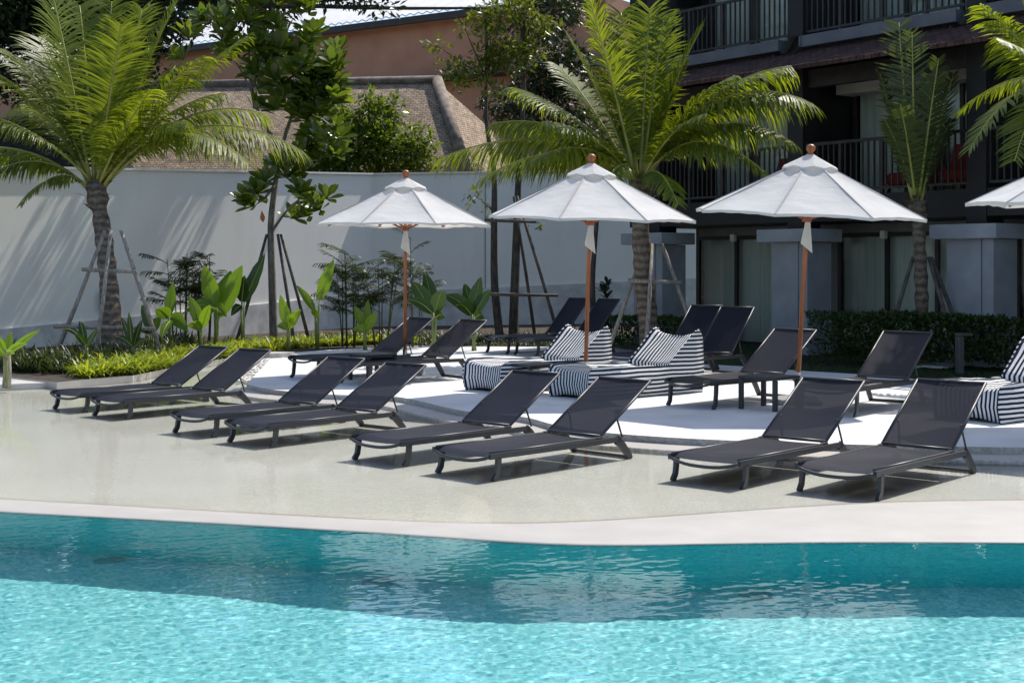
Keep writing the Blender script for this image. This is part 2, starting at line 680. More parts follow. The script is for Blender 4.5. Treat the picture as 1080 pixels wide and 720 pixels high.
# water surface: a mesh of small crossing waves
rw = random.Random(4)
waves = []
for i in range(46):
    lam = .04 * (3.4 ** rw.random()) if i < 36 else rw.uniform(.22, .6)
    ang = rw.gauss(1.75, .75)
    waves.append((math.cos(ang) * 2 * math.pi / lam, math.sin(ang) * 2 * math.pi / lam, rw.uniform(0, 6.28), (.00040 if i < 36 else .00025) * lam))
gx = np.concatenate([np.linspace(XL, -4.6, 30)[:-1], np.linspace(-4.6, 4.6, 820), np.linspace(4.6, XR, 30)[1:]])
vt = np.concatenate([np.linspace(0, .69, 40)[:-1], np.linspace(.69, 1, 420)])
ey = np.array([edgeY(float(x)) for x in gx])
YY = -7 + (ey[None, :] + .012 + 7) * vt[:, None]
XX = np.broadcast_to(gx[None, :], YY.shape)
ZZ = np.full(YY.shape, .010)
for kx, ky, ph, a in waves:
    ZZ = ZZ + a * np.sin(kx * XX + ky * YY + ph)
nx, ny = len(gx), len(vt)
me = bpy.data.meshes.new('pool_water')
me.from_pydata(np.stack([XX.ravel(), YY.ravel(), ZZ.ravel()], 1).tolist(), [],
               [(j * nx + i, j * nx + i + 1, (j + 1) * nx + i + 1, (j + 1) * nx + i) for j in range(ny - 1) for i in range(nx - 1)])
me.polygons.foreach_set('use_smooth', [True] * len(me.polygons))
me.materials.append(M['water'])
pwo = bpy.data.objects.new('pool_water', me)
COL.objects.link(pwo)
kind(pwo, 'structure')
pwo.cycles.is_caustics_caster = True
kind(rows('shallow_water', M['film'], [[(x, rimY(x) - .025, .022), (x, 15, .022), (x, 27, .022)] for x in xs]), 'structure')

# drains on the pool floor
for i, (px, py, lab) in enumerate(((145, 569, 'round drain cover on the pool floor at far left'), (402, 590, 'round drain cover on the pool floor below the middle loungers'),
                                   (790, 598, 'round drain cover on the pool floor below the right loungers'))):
    p = G(px, py, -.035)
    b = V((p.x, p.y, 0)).normalized()
    p = p + V((b.x, b.y, 0)) * (1.0 if i == 0 else .55)
    t = thing('pool_drain', lab, 'drain', (p.x, min(p.y, edgeY(p.x) - .12), -1.05), 0, 'drains on the pool floor')
    mb = MB()
    mb.lathe([(.10, .001), (.10, .004), (.085, .006)], 24)
    mb.build('rim', M['drain'], t)
    mb = MB()
    mb.lathe([(.07, .005), (.066, .009), (.03, .010)], 20)
    mb.build('cover', M['drain'], t)

# patio slab with kerb
PX = [(260, 405), (280, 410), (303, 412.5), (353, 416.5), (413, 417), (440, 422), (480, 432), (515, 436.5), (553, 438.5), (587, 449), (625, 455), (680, 459.5), (740, 463), (850, 467.5), (1023, 471), (1120, 472)]
front = [G(*p, .12) for p in PX]
# round off the outline
def chaikin(pts, n=2):
    for _ in range(n):
        q = [pts[0]]
        for a, b in zip(pts, pts[1:]):
            q += [a * .75 + b * .25, a * .25 + b * .75]
        q.append(pts[-1])
        pts = q
    return pts


front = chaikin(front)
front.append(V((14, front[-1].y + 1, .12)))
back = [G(*p, .12) for p in ((1100, 408), (1000, 403), (930, 396), (840, 390.5), (780, 386), (735, 383.5), (690, 372), (640, 366), (540, 365.5), (440, 365), (360, 368), (290, 373))]
back[0] = V((14, back[0].y - 4, .12))
mb = MB()
mb.prism(front + back, -.02, .12, 0, 1)
kind(mb.build('patio', [M['patio'], M['kerb']]), 'structure')
# sloping lower step along the water
mb = MB()
vs, fs = [], []
off = []
for i, p in enumerate(front):
    t = (front[min(i + 1, len(front) - 1)] - front[max(i - 1, 0)]).normalized()
    nrm = V((t.y, -t.x, 0))
    off.append(nrm)
for p, nrm in zip(front, off):
    k = .26 * (1 + .1 * noise.noise(p * 2))
    vs += [p - nrm * .01 + V((0, 0, .066 - .12)), p + nrm * (k - .01) + V((0, 0, .047 - .12)), p + nrm * k + V((0, 0, .042 - .12)), p + nrm * (k + .01) + V((0, 0, -.13))]
n = len(front)
for i in range(n - 1):
    o = i * 4
    fs += [(o, o + 1, o + 5, o + 4), (o + 1, o + 2, o + 6, o + 5), (o + 2, o + 3, o + 7, o + 6)]
mb.add(vs, [fs[i] for i in range(0, len(fs), 3)], 0)
mb.add(vs, [f for i, f in enumerate(fs) if i % 3], 1)
kind(mb.build('patio_step', [M['rim'], M['kerb']]), 'structure')

# boundary wall line (left arm, corner, right arm)
WA = V((-9.17, 24.5, 0))
wa = V((math.sin(RAD(32)), math.cos(RAD(32)), 0))
WALL0 = WA - wa * 6
LA = 10.8
WC = WA + wa * LA
WE = WC + V((.955, .296, 0)).normalized() * 9.5
WALL = [WALL0, WC, WE]

# planting beds, lawn, left path
bed = [G(*p, .1) for p in ((60, 403), (85, 400.5), (140, 396), (205, 383), (270, 373))] + back[-1:-5:-1] + [WE + V((-.5, -.6, 0)), WE, WC, WALL0 + wa * 3.2]
mb = MB()
mb.prism(bed, -.02, .1, 0, 1)
kind(mb.build('planting_bed', [M['soil'], M['rim']]), 'structure')
lawn = [back[i] for i in (8, 7, 6, 5, 4, 3, 2, 1, 0)] + [V((14, 30, 0)), V((6, 40, 0)), WE, WE + V((-.5, -.6, 0))]
mb = MB()
mb.prism(lawn, -.02, .095)
kind(mb.build('lawn', M['lawn']), 'structure')
path = [G(*p, .08) for p in ((-260, 412), (0, 405.5), (60, 403))] + [WALL0 + wa * 3.2, WALL0, V((-16, 22, 0))]
mb = MB()
mb.prism(path, -.02, .08)
kind(mb.build('path', M['stone_path']), 'structure')

# wide ground sheet with the pool court cut out
mb = MB()
a, b = 3000.0, (XL, XR, -7.0, 30.0)
vs = [(-a, -a, 0), (a, -a, 0), (a, a, 0), (-a, a, 0), (b[0], b[2], 0), (b[1], b[2], 0), (b[1], b[3], 0), (b[0], b[3], 0)]
mb.add(vs, [(0, 1, 5, 4), (1, 2, 6, 5), (2, 3, 7, 6), (3, 0, 4, 7)])
kind(mb.build('ground', m_noisy('garden_ground', (.05, .055, .03), (.12, .11, .08), .6, .95, .4, 12)), 'structure')


# ------------------------------------------------------------------ sun loungers
random.seed(5)


def make_lounger(label, phi, group, H=.205):
    H0 = H
    t = thing('sun_lounger', label, 'sun lounger', group=group)
    hw = .30
    mb = MB()
    for s in (-1, 1):
        mb.bar([(-.10, s * hw, H - .018), (.4, s * hw, H - .022), (1.40, s * hw, H - .03), (1.44, s * hw, H - .034)], .026, .042)
    mb.bar([(1.22, -hw + .012, H - .035), (1.22, hw - .012, H - .035)], .03, .026, V((1, 0, 0)))
    # bowed foot bar
    pts = []
    for i in range(13):
        u = -1 + 2 * i / 12
        q = 1 - abs(u) ** 2.6
        pts.append((-.10 - .022 * q, u * hw, H - .02 - .042 * q))
    mb.tube(pts, .013, 8)
    mb.build('frame', M['frame'], t)
    for s in (-1, 1):
        mb = MB()
        mb.bar([(-.005, s * hw, H - .03), (-.01, s * hw, H * .55), (-.022, s * hw, .05), (-.05, s * hw, .012), (-.055, s * hw, 0)], .026, [.046, .045, .044, .044, .046])
        mb.build('front_leg', M['frame'], t)
    for s in (-1, 1):
        mb = MB()
        mb.bar([(1.40, s * hw, H - .032), (1.46, s * hw, H * .65), (1.56, s * hw, .03), (1.575, s * hw, .002)], .026, [.075, .066, .055, .05])
        mb.build('rear_leg', M['frame'], t)
    mb = MB()
    mb.bar([(1.565, -hw + .014, .016), (1.565, hw - .014, .016)], .03, .028, V((1, 0, 0)))
    mb.build('stretcher', M['frame'], t)
    # seat sling
    mb = MB()
    L0, L1, nu, nv = -.085, 1.16, 16, 8
    vs, fs = [], []
    for i in range(nu + 1):
        u = i / nu
        x = L0 + (L1 - L0) * u
        if i == 0:
            sagk = random.uniform(.016, .034)
        for j in range(nv + 1):
            w = -1 + 2 * j / nv
            z = H + .008 - .006 * u - sagk * (1 - w * w) * (.4 + .6 * math.sin(math.pi * u)) - .03 * max(0, 1 - u / .08) ** 2
            vs.append((x, w * .282, z))
    k = nv + 1
    for i in range(nu):
        for j in range(nv):
            fs.append((i * k + j, (i + 1) * k + j, (i + 1) * k + j + 1, i * k + j + 1))
    mb.add(vs, fs, 0, True)
    mb.build('seat', M['sling'], t)
    mb = MB()
    for s in (-1, 1):
        mb = MB()
        mb.tube([(L0, s * .284, H + .004), (L1, s * .284, H - .002)], .011, 8)
        mb.build('seat_edge', M['frame'], t)
    # raised back
    c, sn = math.cos(phi), math.sin(phi)
    hx, hz, BL = 1.19, H + .004, .78
    mb = MB()
    vs, fs = [], []
    for i in range(13):
        u = i / 12
        for j in range(nv + 1):
            w = -1 + 2 * j / nv
            d = -.016 * (1 - w * w) * (.3 + .7 * math.sin(math.pi * u))
            vs.append((hx + c * (u * BL + .02) - sn * d, w * .274, hz + sn * (u * BL + .02) + c * d))
    for i in range(12):
        for j in range(nv):
            fs.append((i * k + j, (i + 1) * k + j, (i + 1) * k + j + 1, i * k + j + 1))
    mb.add(vs, fs, 0, True)
    bk = mb.build('backrest', M['sling'], t)
    mb = MB()
    for s in (-1, 1):
        mb.tube([(hx - .01, s * .281, hz - .012), (hx + c * (BL + .025), s * .281, hz + sn * (BL + .025))], .012, 8)
    mb.tube([(hx + c * (BL + .025), -.281, hz + sn * (BL + .025)), (hx + c * (BL + .025), .281, hz + sn * (BL + .025))], .012, 8)
    mb.tube([(hx + c * .02, -.281, hz + sn * .02), (hx + c * .02, .281, hz + sn * .02)], .012, 8)
    mb.build('back_frame', M['frame'], bk)
    for s in (-1, 1):
        mb = MB()
        mb.rbox(hx - .035, hx + .03, s * .281 - .018, s * .281 + .018, hz - .034, hz + .008, .004)
        mb.build('hinge', M['frame'], bk)
    for s in (-1, 1):
        mb = MB()
        mb.tube([(hx + c * .30, s * .255, hz + sn * .30), (hx + c * .30 + .06, s * .272, H - .02)], .008, 6)
        mb.build('prop_strut', M['frame'], bk)
    return t


lg_front = 'sun loungers standing in the shallow water'
lg_patio = 'sun loungers on the white patio'
# position = middle of the front feet, yaw of the long axis
ROW = []


def axis_rot(az):       # azimuth from +Y towards +X, local x = long axis
    return RAD(90 - az)


def mid_front(fl, az, z, w=.6):
    p = G(*fl, z)
    r = V((math.cos(RAD(az)), -math.sin(RAD(az)), 0))
    return p + r * w * .5


front_row = [((62, 431), 41, 'dark mesh sun lounger at the far end of the row, nearest the palm bed'),
             ((104, 438), 40, 'dark mesh sun lounger second from the far end, by the pebble strip'),
             ((189, 455.7), 41, 'dark mesh sun lounger in shallow water, third from the palm bed'),
             ((247, 465.7), 41, 'dark mesh sun lounger in shallow water, fourth from the palm bed'),
             ((379, 484), 42, 'dark mesh sun lounger in front of the left striped bean bag'),
             ((467, 498), 43, 'dark mesh sun lounger in front of the middle striped bean bag'),
             ((714, 506), 41, 'dark mesh sun lounger in shallow water in front of the right umbrella pole'),
             ((847, 517), 41, 'dark mesh sun lounger closest to the pool edge, before the right bean bag')]
proto = make_lounger(front_row[0][2], RAD(30.8), lg_front)
for i, (fl, az, lab) in enumerate(front_row):
    p = mid_front(fl, az, 0)
    if i == 0:
        proto.location, proto.rotation_euler = p, (0, 0, axis_rot(az))
    else:
        o = make_lounger(lab, RAD((31, 31.2, 31.6, 30.5, 31.2, 31.0, 33.0, 35.4)[i]), lg_front)
        o.location, o.rotation_euler = p, (0, 0, axis_rot(az))
patio_row = [((311, 398), 50, 35, 'grey mesh sun lounger behind the left umbrella pole, left of a side table'),
             ((363, 403.5), 50, 35, 'grey mesh sun lounger between the left umbrella pole and the left bean bag'),
             ((516, 371.5), 55, 50, 'black sun lounger in shade by the thin trees, behind the left bean bag'),
             ((546, 374), 55, 50, 'black sun lounger in shade behind the middle umbrella pole'),
             ((645, 394.5), 46, 50, 'black sun lounger in shade behind the middle bean bag, farther from the big pillar'),
             ((675, 399), 46, 50, 'black sun lounger in shade behind the middle bean bag, closer to the big pillar'),
             ((708, 427), 46, 35, 'brown grey mesh sun lounger on the patio left of the right umbrella pole'),
             ((846, 435), 40, 35, 'brown grey mesh sun lounger on the patio right of the right umbrella pole')]
protos = {}
for fl, az, ph, lab in patio_row:
    p = mid_front(fl, az, .12)
    if ph not in protos:
        protos[ph] = make_lounger(lab, RAD(ph), lg_patio, .285)
        protos[ph].location, protos[ph].rotation_euler = p, (0, 0, axis_rot(az))
    else:
        copy_thing(protos[ph], p, axis_rot(az), lab)


# ------------------------------------------------------------------ side tables
def make_table(label):
    t = thing('side_table', label, 'side table', group='low side tables beside the patio loungers')
    mb = MB()
    mb.rbox(-.23, .23, -.23, .23, .315, .345, .006)
    mb.build('table_top', M['frame'], t)
    for sx in (-1, 1):
        for sy in (-1, 1):
            mb = MB()
            mb.rbox(sx * .205 - .022, sx * .205 + .022, sy * .205 - .022, sy * .205 + .022, 0, .313, .003)
            mb.build('leg', M['frame'], t)
    return t


tb = make_table('black square side table between the two loungers at the left umbrella')
tb.location, tb.rotation_euler = G(393, 400.5, .12), (0, 0, axis_rot(50))
copy_thing(tb, V((2.66, 14.15, .12)), axis_rot(44), 'black square side table beside the right umbrella pole')
copy_thing(tb, V((.24, 15.9, .12)), axis_rot(52), 'black side table squeezed between two striped bean bags')


# ------------------------------------------------------------------ umbrellas
def make_umbrella(label):
    t = thing('patio_umbrella', label, 'umbrella', group='white octagonal umbrellas with wooden poles')
    R, ZR, ZT = 1.245, 2.03, 2.64
    A0 = RAD(22.5)
    rib = [V((R * math.cos(A0 + k * math.pi / 4), R * math.sin(A0 + k * math.pi / 4), ZR)) for k in range(8)]
    top = V((0, 0, ZT))
    # canopy panels with sag between the ribs
    mb = MB()
    nr, na = 10, 8
    ring0 = .14
    vs = []
    for k in range(8):
        for i in range(nr + 1):
            u = ring0 + (1 - ring0) * i / nr
            for j in range(na + 1):
                w = j / na
                p = (top.lerp(rib[k], u) * (1 - w) + top.lerp(rib[(k + 1) % 8], u) * w)
                sag = 4 * w * (1 - w)
                p = p - V((p.x, p.y, 0)) * .022 * sag * u
                p.z -= .035 * sag * math.sin(math.pi * u) + .0 * u
                p.z += .018 * sag * u ** 4
                p.z += .014 * noise.noise(V((p.x * 2.3, p.y * 2.3, k))) * math.sin(math.pi * min(1, u)) + .006 * noise.noise(V((w * 9 + k * 7, u * 2, 3)))
                vs.append(p)
    k1 = na + 1
    for k in range(8):
        o = k * (nr + 1) * k1
        mb.add(vs[o:o + (nr + 1) * k1], [(i * k1 + j, (i + 1) * k1 + j, (i + 1) * k1 + j + 1, i * k1 + j + 1) for i in range(nr) for j in range(na)], 0, True)
    # hem
    for k in range(8):
        o = k * (nr + 1) * k1 + nr * k1
        row = vs[o:o + k1]
        h2 = [p + V((0, 0, -.028 - .004 * math.sin(9 * j))) - V((p.x, p.y, 0)).normalized() * .004 for j, p in enumerate(row)]
        mb.add(list(row) + h2, [(j, j + 1, k1 + j + 1, k1 + j) for j in range(na)], 0, True)
    for k in range(8):
        d = V((rib[k].x, rib[k].y, 0)).normalized()
        mb.bar([top.lerp(rib[k], .2) + V((0, 0, .003)), rib[k] + V((0, 0, .003))], .016, .005, V((-d.y, d.x, 0)), 1)
    cn = mb.build('canopy', [M['canvas'], M['seam']], t)
    # vent cap with eight lifted flaps
    mb = MB()
    for k in range(8):
        a0, a1 = A0 + k * math.pi / 4, A0 + (k + 1) * math.pi / 4
        q = [V((math.cos(a) * r, math.sin(a) * r, z)) for a, r, z in ((a0, .04, ZT + .025), (a1, .04, ZT + .025), (a1, .30, ZT - .122), ((a0 + a1) / 2, .275, ZT - .098), (a0, .30, ZT - .122))]
        low = [p + V((0, 0, -.022)) for p in (q[2], q[3], q[4])]
        mb.add(q, [(0, 4, 3, 2, 1)])
        mb.add([q[2], q[3], q[4], low[0], V((low[1].x * .97, low[1].y * .97, low[1].z)), low[2]], [(0, 1, 4, 3), (1, 2, 5, 4)])
    mb.build('vent_cap', M['canvas'], cn)
    # sewn pockets and cords on the rib ends
    for k in range(8):
        mb = MB()
        d = V((rib[k].x, rib[k].y, 0)).normalized()
        mb.bar([rib[k] + V((0, 0, .004)) - d * .02, rib[k] - d * .16 + V((0, 0, .055))], .05, .006, V((-d.y, d.x, 0)))
        mb.build('rib_pocket', M['canvas'], cn)
    mb = MB()
    mb.tube([(0, 0, .10), (0, 0, ZT)], .024, 14)
    mb.build('pole', M['wood'], t)
    mb = MB()
    mb.lathe([(.03, 0), (.04, .006), (.04, .018), (.026, .026), (.03, .036), (.046, .056), (.051, .076), (.045, .10), (.026, .116), (.006, .121)], 18, (0, 0, ZT + .015))
    mb.build('finial', M['wood'], t)
    mb = MB()
    mb.lathe([(.05, 0), (.052, .05), (.04, .07)], 14, (0, 0, 1.95))
    mb.build('hub', M['wood'], t)
    mb = MB()
    mb.lathe([(.05, 0), (.055, .04), (.04, .08)], 14, (0, 0, ZT - .13))
    mb.build('hub', M['wood'], t)
    for k in range(8):
        mb = MB()
        d = V((rib[k].x, rib[k].y, 0)).normalized()
        sd_ = V((-d.y, d.x, 0))
        mb.bar([V((0, 0, ZT - .05)) + d * .05, rib[k] - d * .05 + V((0, 0, -.005))], .018, .022, sd_)
        mb.bar([V((0, 0, 1.985)) + d * .05, V((0, 0, ZT - .09)).lerp(rib[k] + V((0, 0, -.05)), .52)], .016, .022, sd_)
        mb.build('rib', M['wood'], t)
    mb = MB()
    mb.add([(-.005, -.03, 2.03), (.07, -.04, 1.62), (-.06, -.045, 1.72), (.022, -.032, 2.03)], [(0, 2, 1, 3)])
    mb.add([(-.005, -.036, 2.03), (.07, -.046, 1.62), (-.06, -.051, 1.72), (.022, -.038, 2.03)], [(3, 1, 2, 0)])
    mb.build('tie_strap', M['canvas'], t)
    mb = MB()
    mb.tube([(0, 0, .06), (0, 0, .34)], .031, 14)
    mb.tube([(.028, 0, .28), (.085, 0, .28)], .008, 8)
    mb.lathe([(.012, 0), (.018, .01), (.012, .02)], 8, (.085, 0, .27))
    bs = mb.build('base_sleeve', M['steel'], t)
    mb = MB()
    mb.rbox(-.24, .24, -.24, .24, 0, .06, .012)
    mb.build('base_plate', M['granite'], t)
    return t


UMB = [(V((-113 / F * 18.6, 18.6, .12)), 0, .3, 'white umbrella standing farthest back, nearest the banana plants'),
       (V((77 / F * 15.97, 15.97, .12)), 4, 1.3, 'white umbrella rising between the two left striped bean bags'),
       (V((3.06, 14.7, .12)), -4, 2.7, 'white umbrella beside the side table, in front of the grey pillars'),
       (V((5.42, 12.6, .12)), 3, 1.0, 'white umbrella cut off by the right picture edge')]
u0 = None
for i, (p, rz, lean, lab) in enumerate(UMB):
    if u0 is None:
        u0 = make_umbrella(lab)
        o = u0
    else:
        o = copy_thing(u0, p, 0, lab)
    o.location = p
    o.rotation_euler = (RAD((.6, 2.6, 3.0, 2.0)[i]), RAD(lean), RAD(rz))


# ------------------------------------------------------------------ striped bean bag chairs
def pillow(prof, w, bulge, ny=12, round_=.05):
    """profile (x,z) loop swept across y, edges drawn in, sides bulging; material 0 strip, 1 sides"""
    mb = MB()
    n = len(prof)
    cx = sum(p[0] for p in prof) / n
    cz = sum(p[1] for p in prof) / n
    nor = []
    for i in range(n):
        a, b = V((*prof[i - 1], 0)), V((*prof[(i + 1) % n], 0))
        t = (b - a).normalized()
        nor.append((t.y, -t.x))
    vs = []
    for j in range(ny + 1):
        v = -1 + 2 * j / ny
        off = bulge * (1 - v * v) - round_ * .35 * max(0, abs(v) - .85) / .15
        for (x, z), (nx_, nz_) in zip(prof, nor):
            wr = .012 * noise.noise(V((x * 4, v * 3, z * 4)))
            vs.append((x + nx_ * (off + wr), v * w * .5, max(.002, z + nz_ * (off + wr))))
    fs = []
    for j in range(ny):
        for i in range(n):
            k = (i + 1) % n
            fs.append((j * n + i, j * n + k, (j + 1) * n + k, (j + 1) * n + i))
    mb.add(vs, fs, 0, True)
    for s, j in ((-1, 0), (1, ny)):
        ring = [V(vs[j * n + i]) for i in range(n)]
        c = V((cx, s * w * .5, cz))
        rings = [ring]
        for q in (.3, .65, 1.0):
            if q < 1:
                rings.append([r.lerp(c, q) + V((0, s * bulge * 1.1 * math.sin(q * math.pi / 2), 0)) for r in ring])
        allv = [p for r in rings for p in r] + [c + V((0, s * bulge * 1.15, 0))]
        f2 = []
        for a in range(len(rings) - 1):
            for i in range(n):
                k = (i + 1) % n
                f = (a * n + i, a * n + k, (a + 1) * n + k, (a + 1) * n + i)
                f2.append(f if s < 0 else f[::-1])
        a = len(rings) - 1
        for i in range(n):
            k = (i + 1) % n
            f = (a * n + i, a * n + k, len(allv) - 1)
            f2.append(f if s < 0 else f[::-1])
        mb.add(allv, f2, 1, True)
    return mb, [vs[i] for i in range(n)], [vs[ny * n + i] for i in range(n)]


def dense(pts, step=.06):
    out = []
    for i, a in enumerate(pts):
        b = pts[(i + 1) % len(pts)]
        d = math.dist(a, b)
        m = max(1, int(d / step))
        for k in range(m):
            out.append((a[0] + (b[0] - a[0]) * k / m, a[1] + (b[1] - a[1]) * k / m))
    return out


def make_beanbag(label):
    t = thing('bean_bag_chair', label, 'bean bag chair', group='black and white striped bean bag loungers')
    w = .70
    pr = dense([(.03, 0), (1.26, 0), (1.28, .31), (1.0, .315), (.65, .33), (.30, .352), (.13, .356), (.05, .345), (.008, .305), (-.012, .15)])
    mb, ra, rb = pillow(pr[::-1], w, .05)
    mats = [M['stripe_y'], M['stripe_z']]
    st = mb.build('seat', mats, t)
    mb = MB()
    for r in (ra, rb):
        mb.tube([V(p) for p in r] + [V(r[0])], .007, 6)
    mb.build('piping', M['stripe_z'], st)
    pr = dense([(1.27, .0), (1.73, .0), (1.75, .3), (1.72, .64), (1.69, .70), (1.64, .70), (1.44, .53), (1.25, .355), (1.255, .2)])
    mb, ra, rb = pillow(pr[::-1], w * .985, .055)
    bk = mb.build('backrest', mats, t)
    mb = MB()
    for r in (ra, rb):
        mb.tube([V(p) for p in r] + [V(r[0])], .008, 6)
    # pinched ears at the two upper corners
    for s in (-1, 1):
        mb.tube([(1.655, s * .335, .68), (1.665, s * .35, .715), (1.675, s * .358, .74)], [.02, .014, .004], 6)
    mb.build('piping', M['stripe_z'], bk)
    return t


bags = [((490, 411), 50, .70, 'black and white striped bean bag lounger, leftmost of the three'),
        ((580, 418), 52, .68, 'black and white striped bean bag lounger between the umbrella pole and palm trunk'),
        ((985, 441), 50, .70, 'black and white striped bean bag lounger at the right picture edge')]
b0 = None
for fl, az, w, lab in bags:
    p = mid_front(fl, az, .12, w)
    if b0 is None:
        b0 = make_beanbag(lab)
        b0.location, b0.rotation_euler = p, (0, 0, axis_rot(az))
    else:
        copy_thing(b0, p, axis_rot(az), lab)

# ------------------------------------------------------------------ boundary wall
def wall_mesh(path, h0, h1, base, thick, mat, name, parent):
    """vertical wall along a path; top and bottom heights given per vertex"""
    mb = MB()
    n = len(path)
    off = []
    for i in range(n):
        t = (path[min(i + 1, n - 1)] - path[max(i - 1, 0)]).normalized()
        off.append(V((-t.y, t.x, 0)))
    fr = [p for p in path]
    bk_ = [p + o * thick for p, o in zip(path, off)]
    vs = []
    for i in range(n):
        vs += [(fr[i].x, fr[i].y, base[i]), (fr[i].x, fr[i].y, h1[i]), (bk_[i].x, bk_[i].y, h1[i]), (bk_[i].x, bk_[i].y, base[i])]
    fs = []
    for i in range(n - 1):
        o = i * 4
        for a in range(3):
            fs.append((o + a, o + 4 + a, o + 5 + a, o + 1 + a))
    fs += [(0, 1, 2, 3), ((n - 1) * 4, (n - 1) * 4 + 3, (n - 1) * 4 + 2, (n - 1) * 4 + 1)]
    mb.add(vs, fs)
    return mb.build(name, mat, parent)


wt = thing('boundary_wall', 'tall white rendered garden wall behind the plants and loungers', 'wall')
tz = lambda p: 3.30 + .045 * max(0, (V((p.x, p.y, 0)) - WALL0).length - 5)
lz = lambda p: .45 + .045 * max(0, (V((p.x, p.y, 0)) - WALL0).length - 6)
cut = []
for a, b in zip(WALL, WALL[1:]):
    for k in range(6):
        cut.append(a.lerp(b, k / 6))
cut.append(WE)
wall_mesh(cut, None, [tz(p) for p in cut], [-.1] * len(cut), .22, M['white_paint'], 'wall_face', wt)
fpath = [p - V((-wa.y, wa.x, 0)) * .05 if i < 6 else p + V((.02, -.05, 0)) for i, p in enumerate(cut)]
wall_mesh(fpath, None, [lz(p) for p in cut], [-.1] * len(cut), .049, M['wall_foot'], 'plinth', wt)
cpath = [p - V((-wa.y, wa.x, 0)) * .03 if i < 6 else p + V((.01, -.03, 0)) for i, p in enumerate(cut)]
mb = MB()
mb.bar([p + V((0, 0, tz(p) + .021)) + V((-wa.y, wa.x, 0)) * .09 for p in cut[:7]], .30, .04, V((-wa.y, wa.x, 0)))
mb.build('coping', M['white_paint'], wt)
mb = MB()
nr_ = V((-.296, .955, 0))
mb.bar([p + V((0, 0, tz(p) + .018)) + nr_ * .09 for p in cut[6:]], .30, .04, nr_)
mb.build('coping', M['white_paint'], wt)
# movement joint of the right arm
mb = MB()
jp = WC + V((.955, .296, 0)).normalized() * 2.9
mb.bar([jp + V((.002, -.006, .6)), jp + V((.002, -.006, 3.75))], .016, .012, V((.955, .296, 0)))
mb.build('joint', M['slab_grey'], wt)
# small grey vent hatch on the left arm
mb = MB()
hp = WALL0 + wa * 8.4
mb.bar([hp + V((0, 0, .75)) + V((wa.y, -wa.x, 0)) * .055, hp + V((0, 0, 1.12)) + V((wa.y, -wa.x, 0)) * .055], .30, .02, wa)
mb.build('hatch', M['room_grey'], wt)

# ------------------------------------------------------------------ hotel building (local x along the facade, y inwards)
BO = V((4.76, 23.3, .0))
bt = thing('hotel_building', 'dark three storey hotel wing with balconies and grey pillars', 'building', BO, math.atan2(-.8, .6))
bays = [(-3.55, 0.0), (0.0, 3.55), (3.55, 7.1), (7.1, 10.65)]
T0, T1 = -4.25, 12.0
# ground floor pillars
for tx in (-3.55, 0, 3.55, 7.1):
    mb = MB()
    mb.box(tx - .45, tx + .14, 0, .60, .09, 2.0)
    mb.box(tx + .15, tx + .20, .015, .60, .09, 1.995)
    mb.box(tx + .21, tx + .36, -.012, .17, .09, 1.998)
    mb.box(tx + .20, tx + .34, .16, .62, .09, 1.992)
    mb.box(tx - .50, tx + .41, -.04, .64, .085, .22)
    pl = mb.build('pillar', M['pillar_grey'], bt)
    mb = MB()
    mb.rbox(tx - .66, tx + .50, -.16, .72, 2.0, 2.22, .01)
    mb.build('cap', M['pillar_grey'], pl)
    mb = MB()
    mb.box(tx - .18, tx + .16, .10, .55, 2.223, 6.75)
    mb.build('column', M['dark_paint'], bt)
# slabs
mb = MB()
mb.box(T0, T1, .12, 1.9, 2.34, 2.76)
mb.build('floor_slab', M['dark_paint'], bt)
for a, b in bays:
    mb = MB()
    mb.box(a + .20, b - .26, -.05, 1.9, 5.28, 5.47)
    mb.build('floor_slab', M['slab_grey'], bt)
    mb = MB()
    mb.prism([(0, 5.12), (.30, 5.12), (.62, 5.31), (.62, 5.472), (.36, 5.472), (.16, 5.23), (0, 5.23)], -.07, .6)
    v2 = [(b - .36 + x, z, y) for x, y, z in mb.v]
    v2 = [(p[0], p[1], p[2]) for p in v2]
    mb.v = v2
    mb.build('bracket', M['slab_grey'], bt)
    # pent roof of tiles
    mb = MB()
    mb.add([(a + .05, .10, 5.26), (b + .05, .10, 5.26), (b + .05, -.62, 4.88), (a + .05, -.62, 4.88)], [(0, 3, 2, 1)])
    mb.add([(a + .05, .10, 5.20), (b + .05, .10, 5.20), (b + .05, -.62, 4.81), (a + .05, -.62, 4.81)], [(0, 1, 2, 3)])
    mb.add([(a + .05, -.62, 4.88), (b + .05, -.62, 4.88), (b + .05, -.62, 4.81), (a + .05, -.62, 4.81)], [(0, 3, 2, 1)])
    mb.build('pent_roof', M['pent_tile'], bt)
    mb = MB()
    mb.box(a + .17, b - .19, .22, .34, 4.62, 4.92)
    mb.build('lintel', M['dark_timber'], bt)
    mb = MB()
    mb.box(a + .17, b - .19, .95, 1.35, 4.55, 4.72)
    mb.build('ceiling_beam', M['cream'], bt)
mb = MB()
mb.box(T0, T1, 1.25, 9.0, 7.30, 7.5)
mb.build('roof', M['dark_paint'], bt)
# balcony railings, two floors
for z0 in (2.76, 5.475):
    for a, b in bays:
        mb = MB()
        mb.box(a + .17, b - .19, .16, .21, z0 + .86, z0 + .91)
        mb.box(a + .17, b - .19, .165, .205, z0 + .07, z0 + .11)
        k = int((b - a - .36) / .115)
        for i in range(k + 1):
            x = a + .18 + (b - a - .38) * i / k
            mb.box(x - .012, x + .012, .172, .198, z0 + .11, z0 + .86)
        for x in (a + .9, a + 1.75, a + 2.6):
            mb.box(x - .025, x + .025, .16, .21, z0, z0 + .86)
        mb.build('railing', M['dark_timber'], bt)
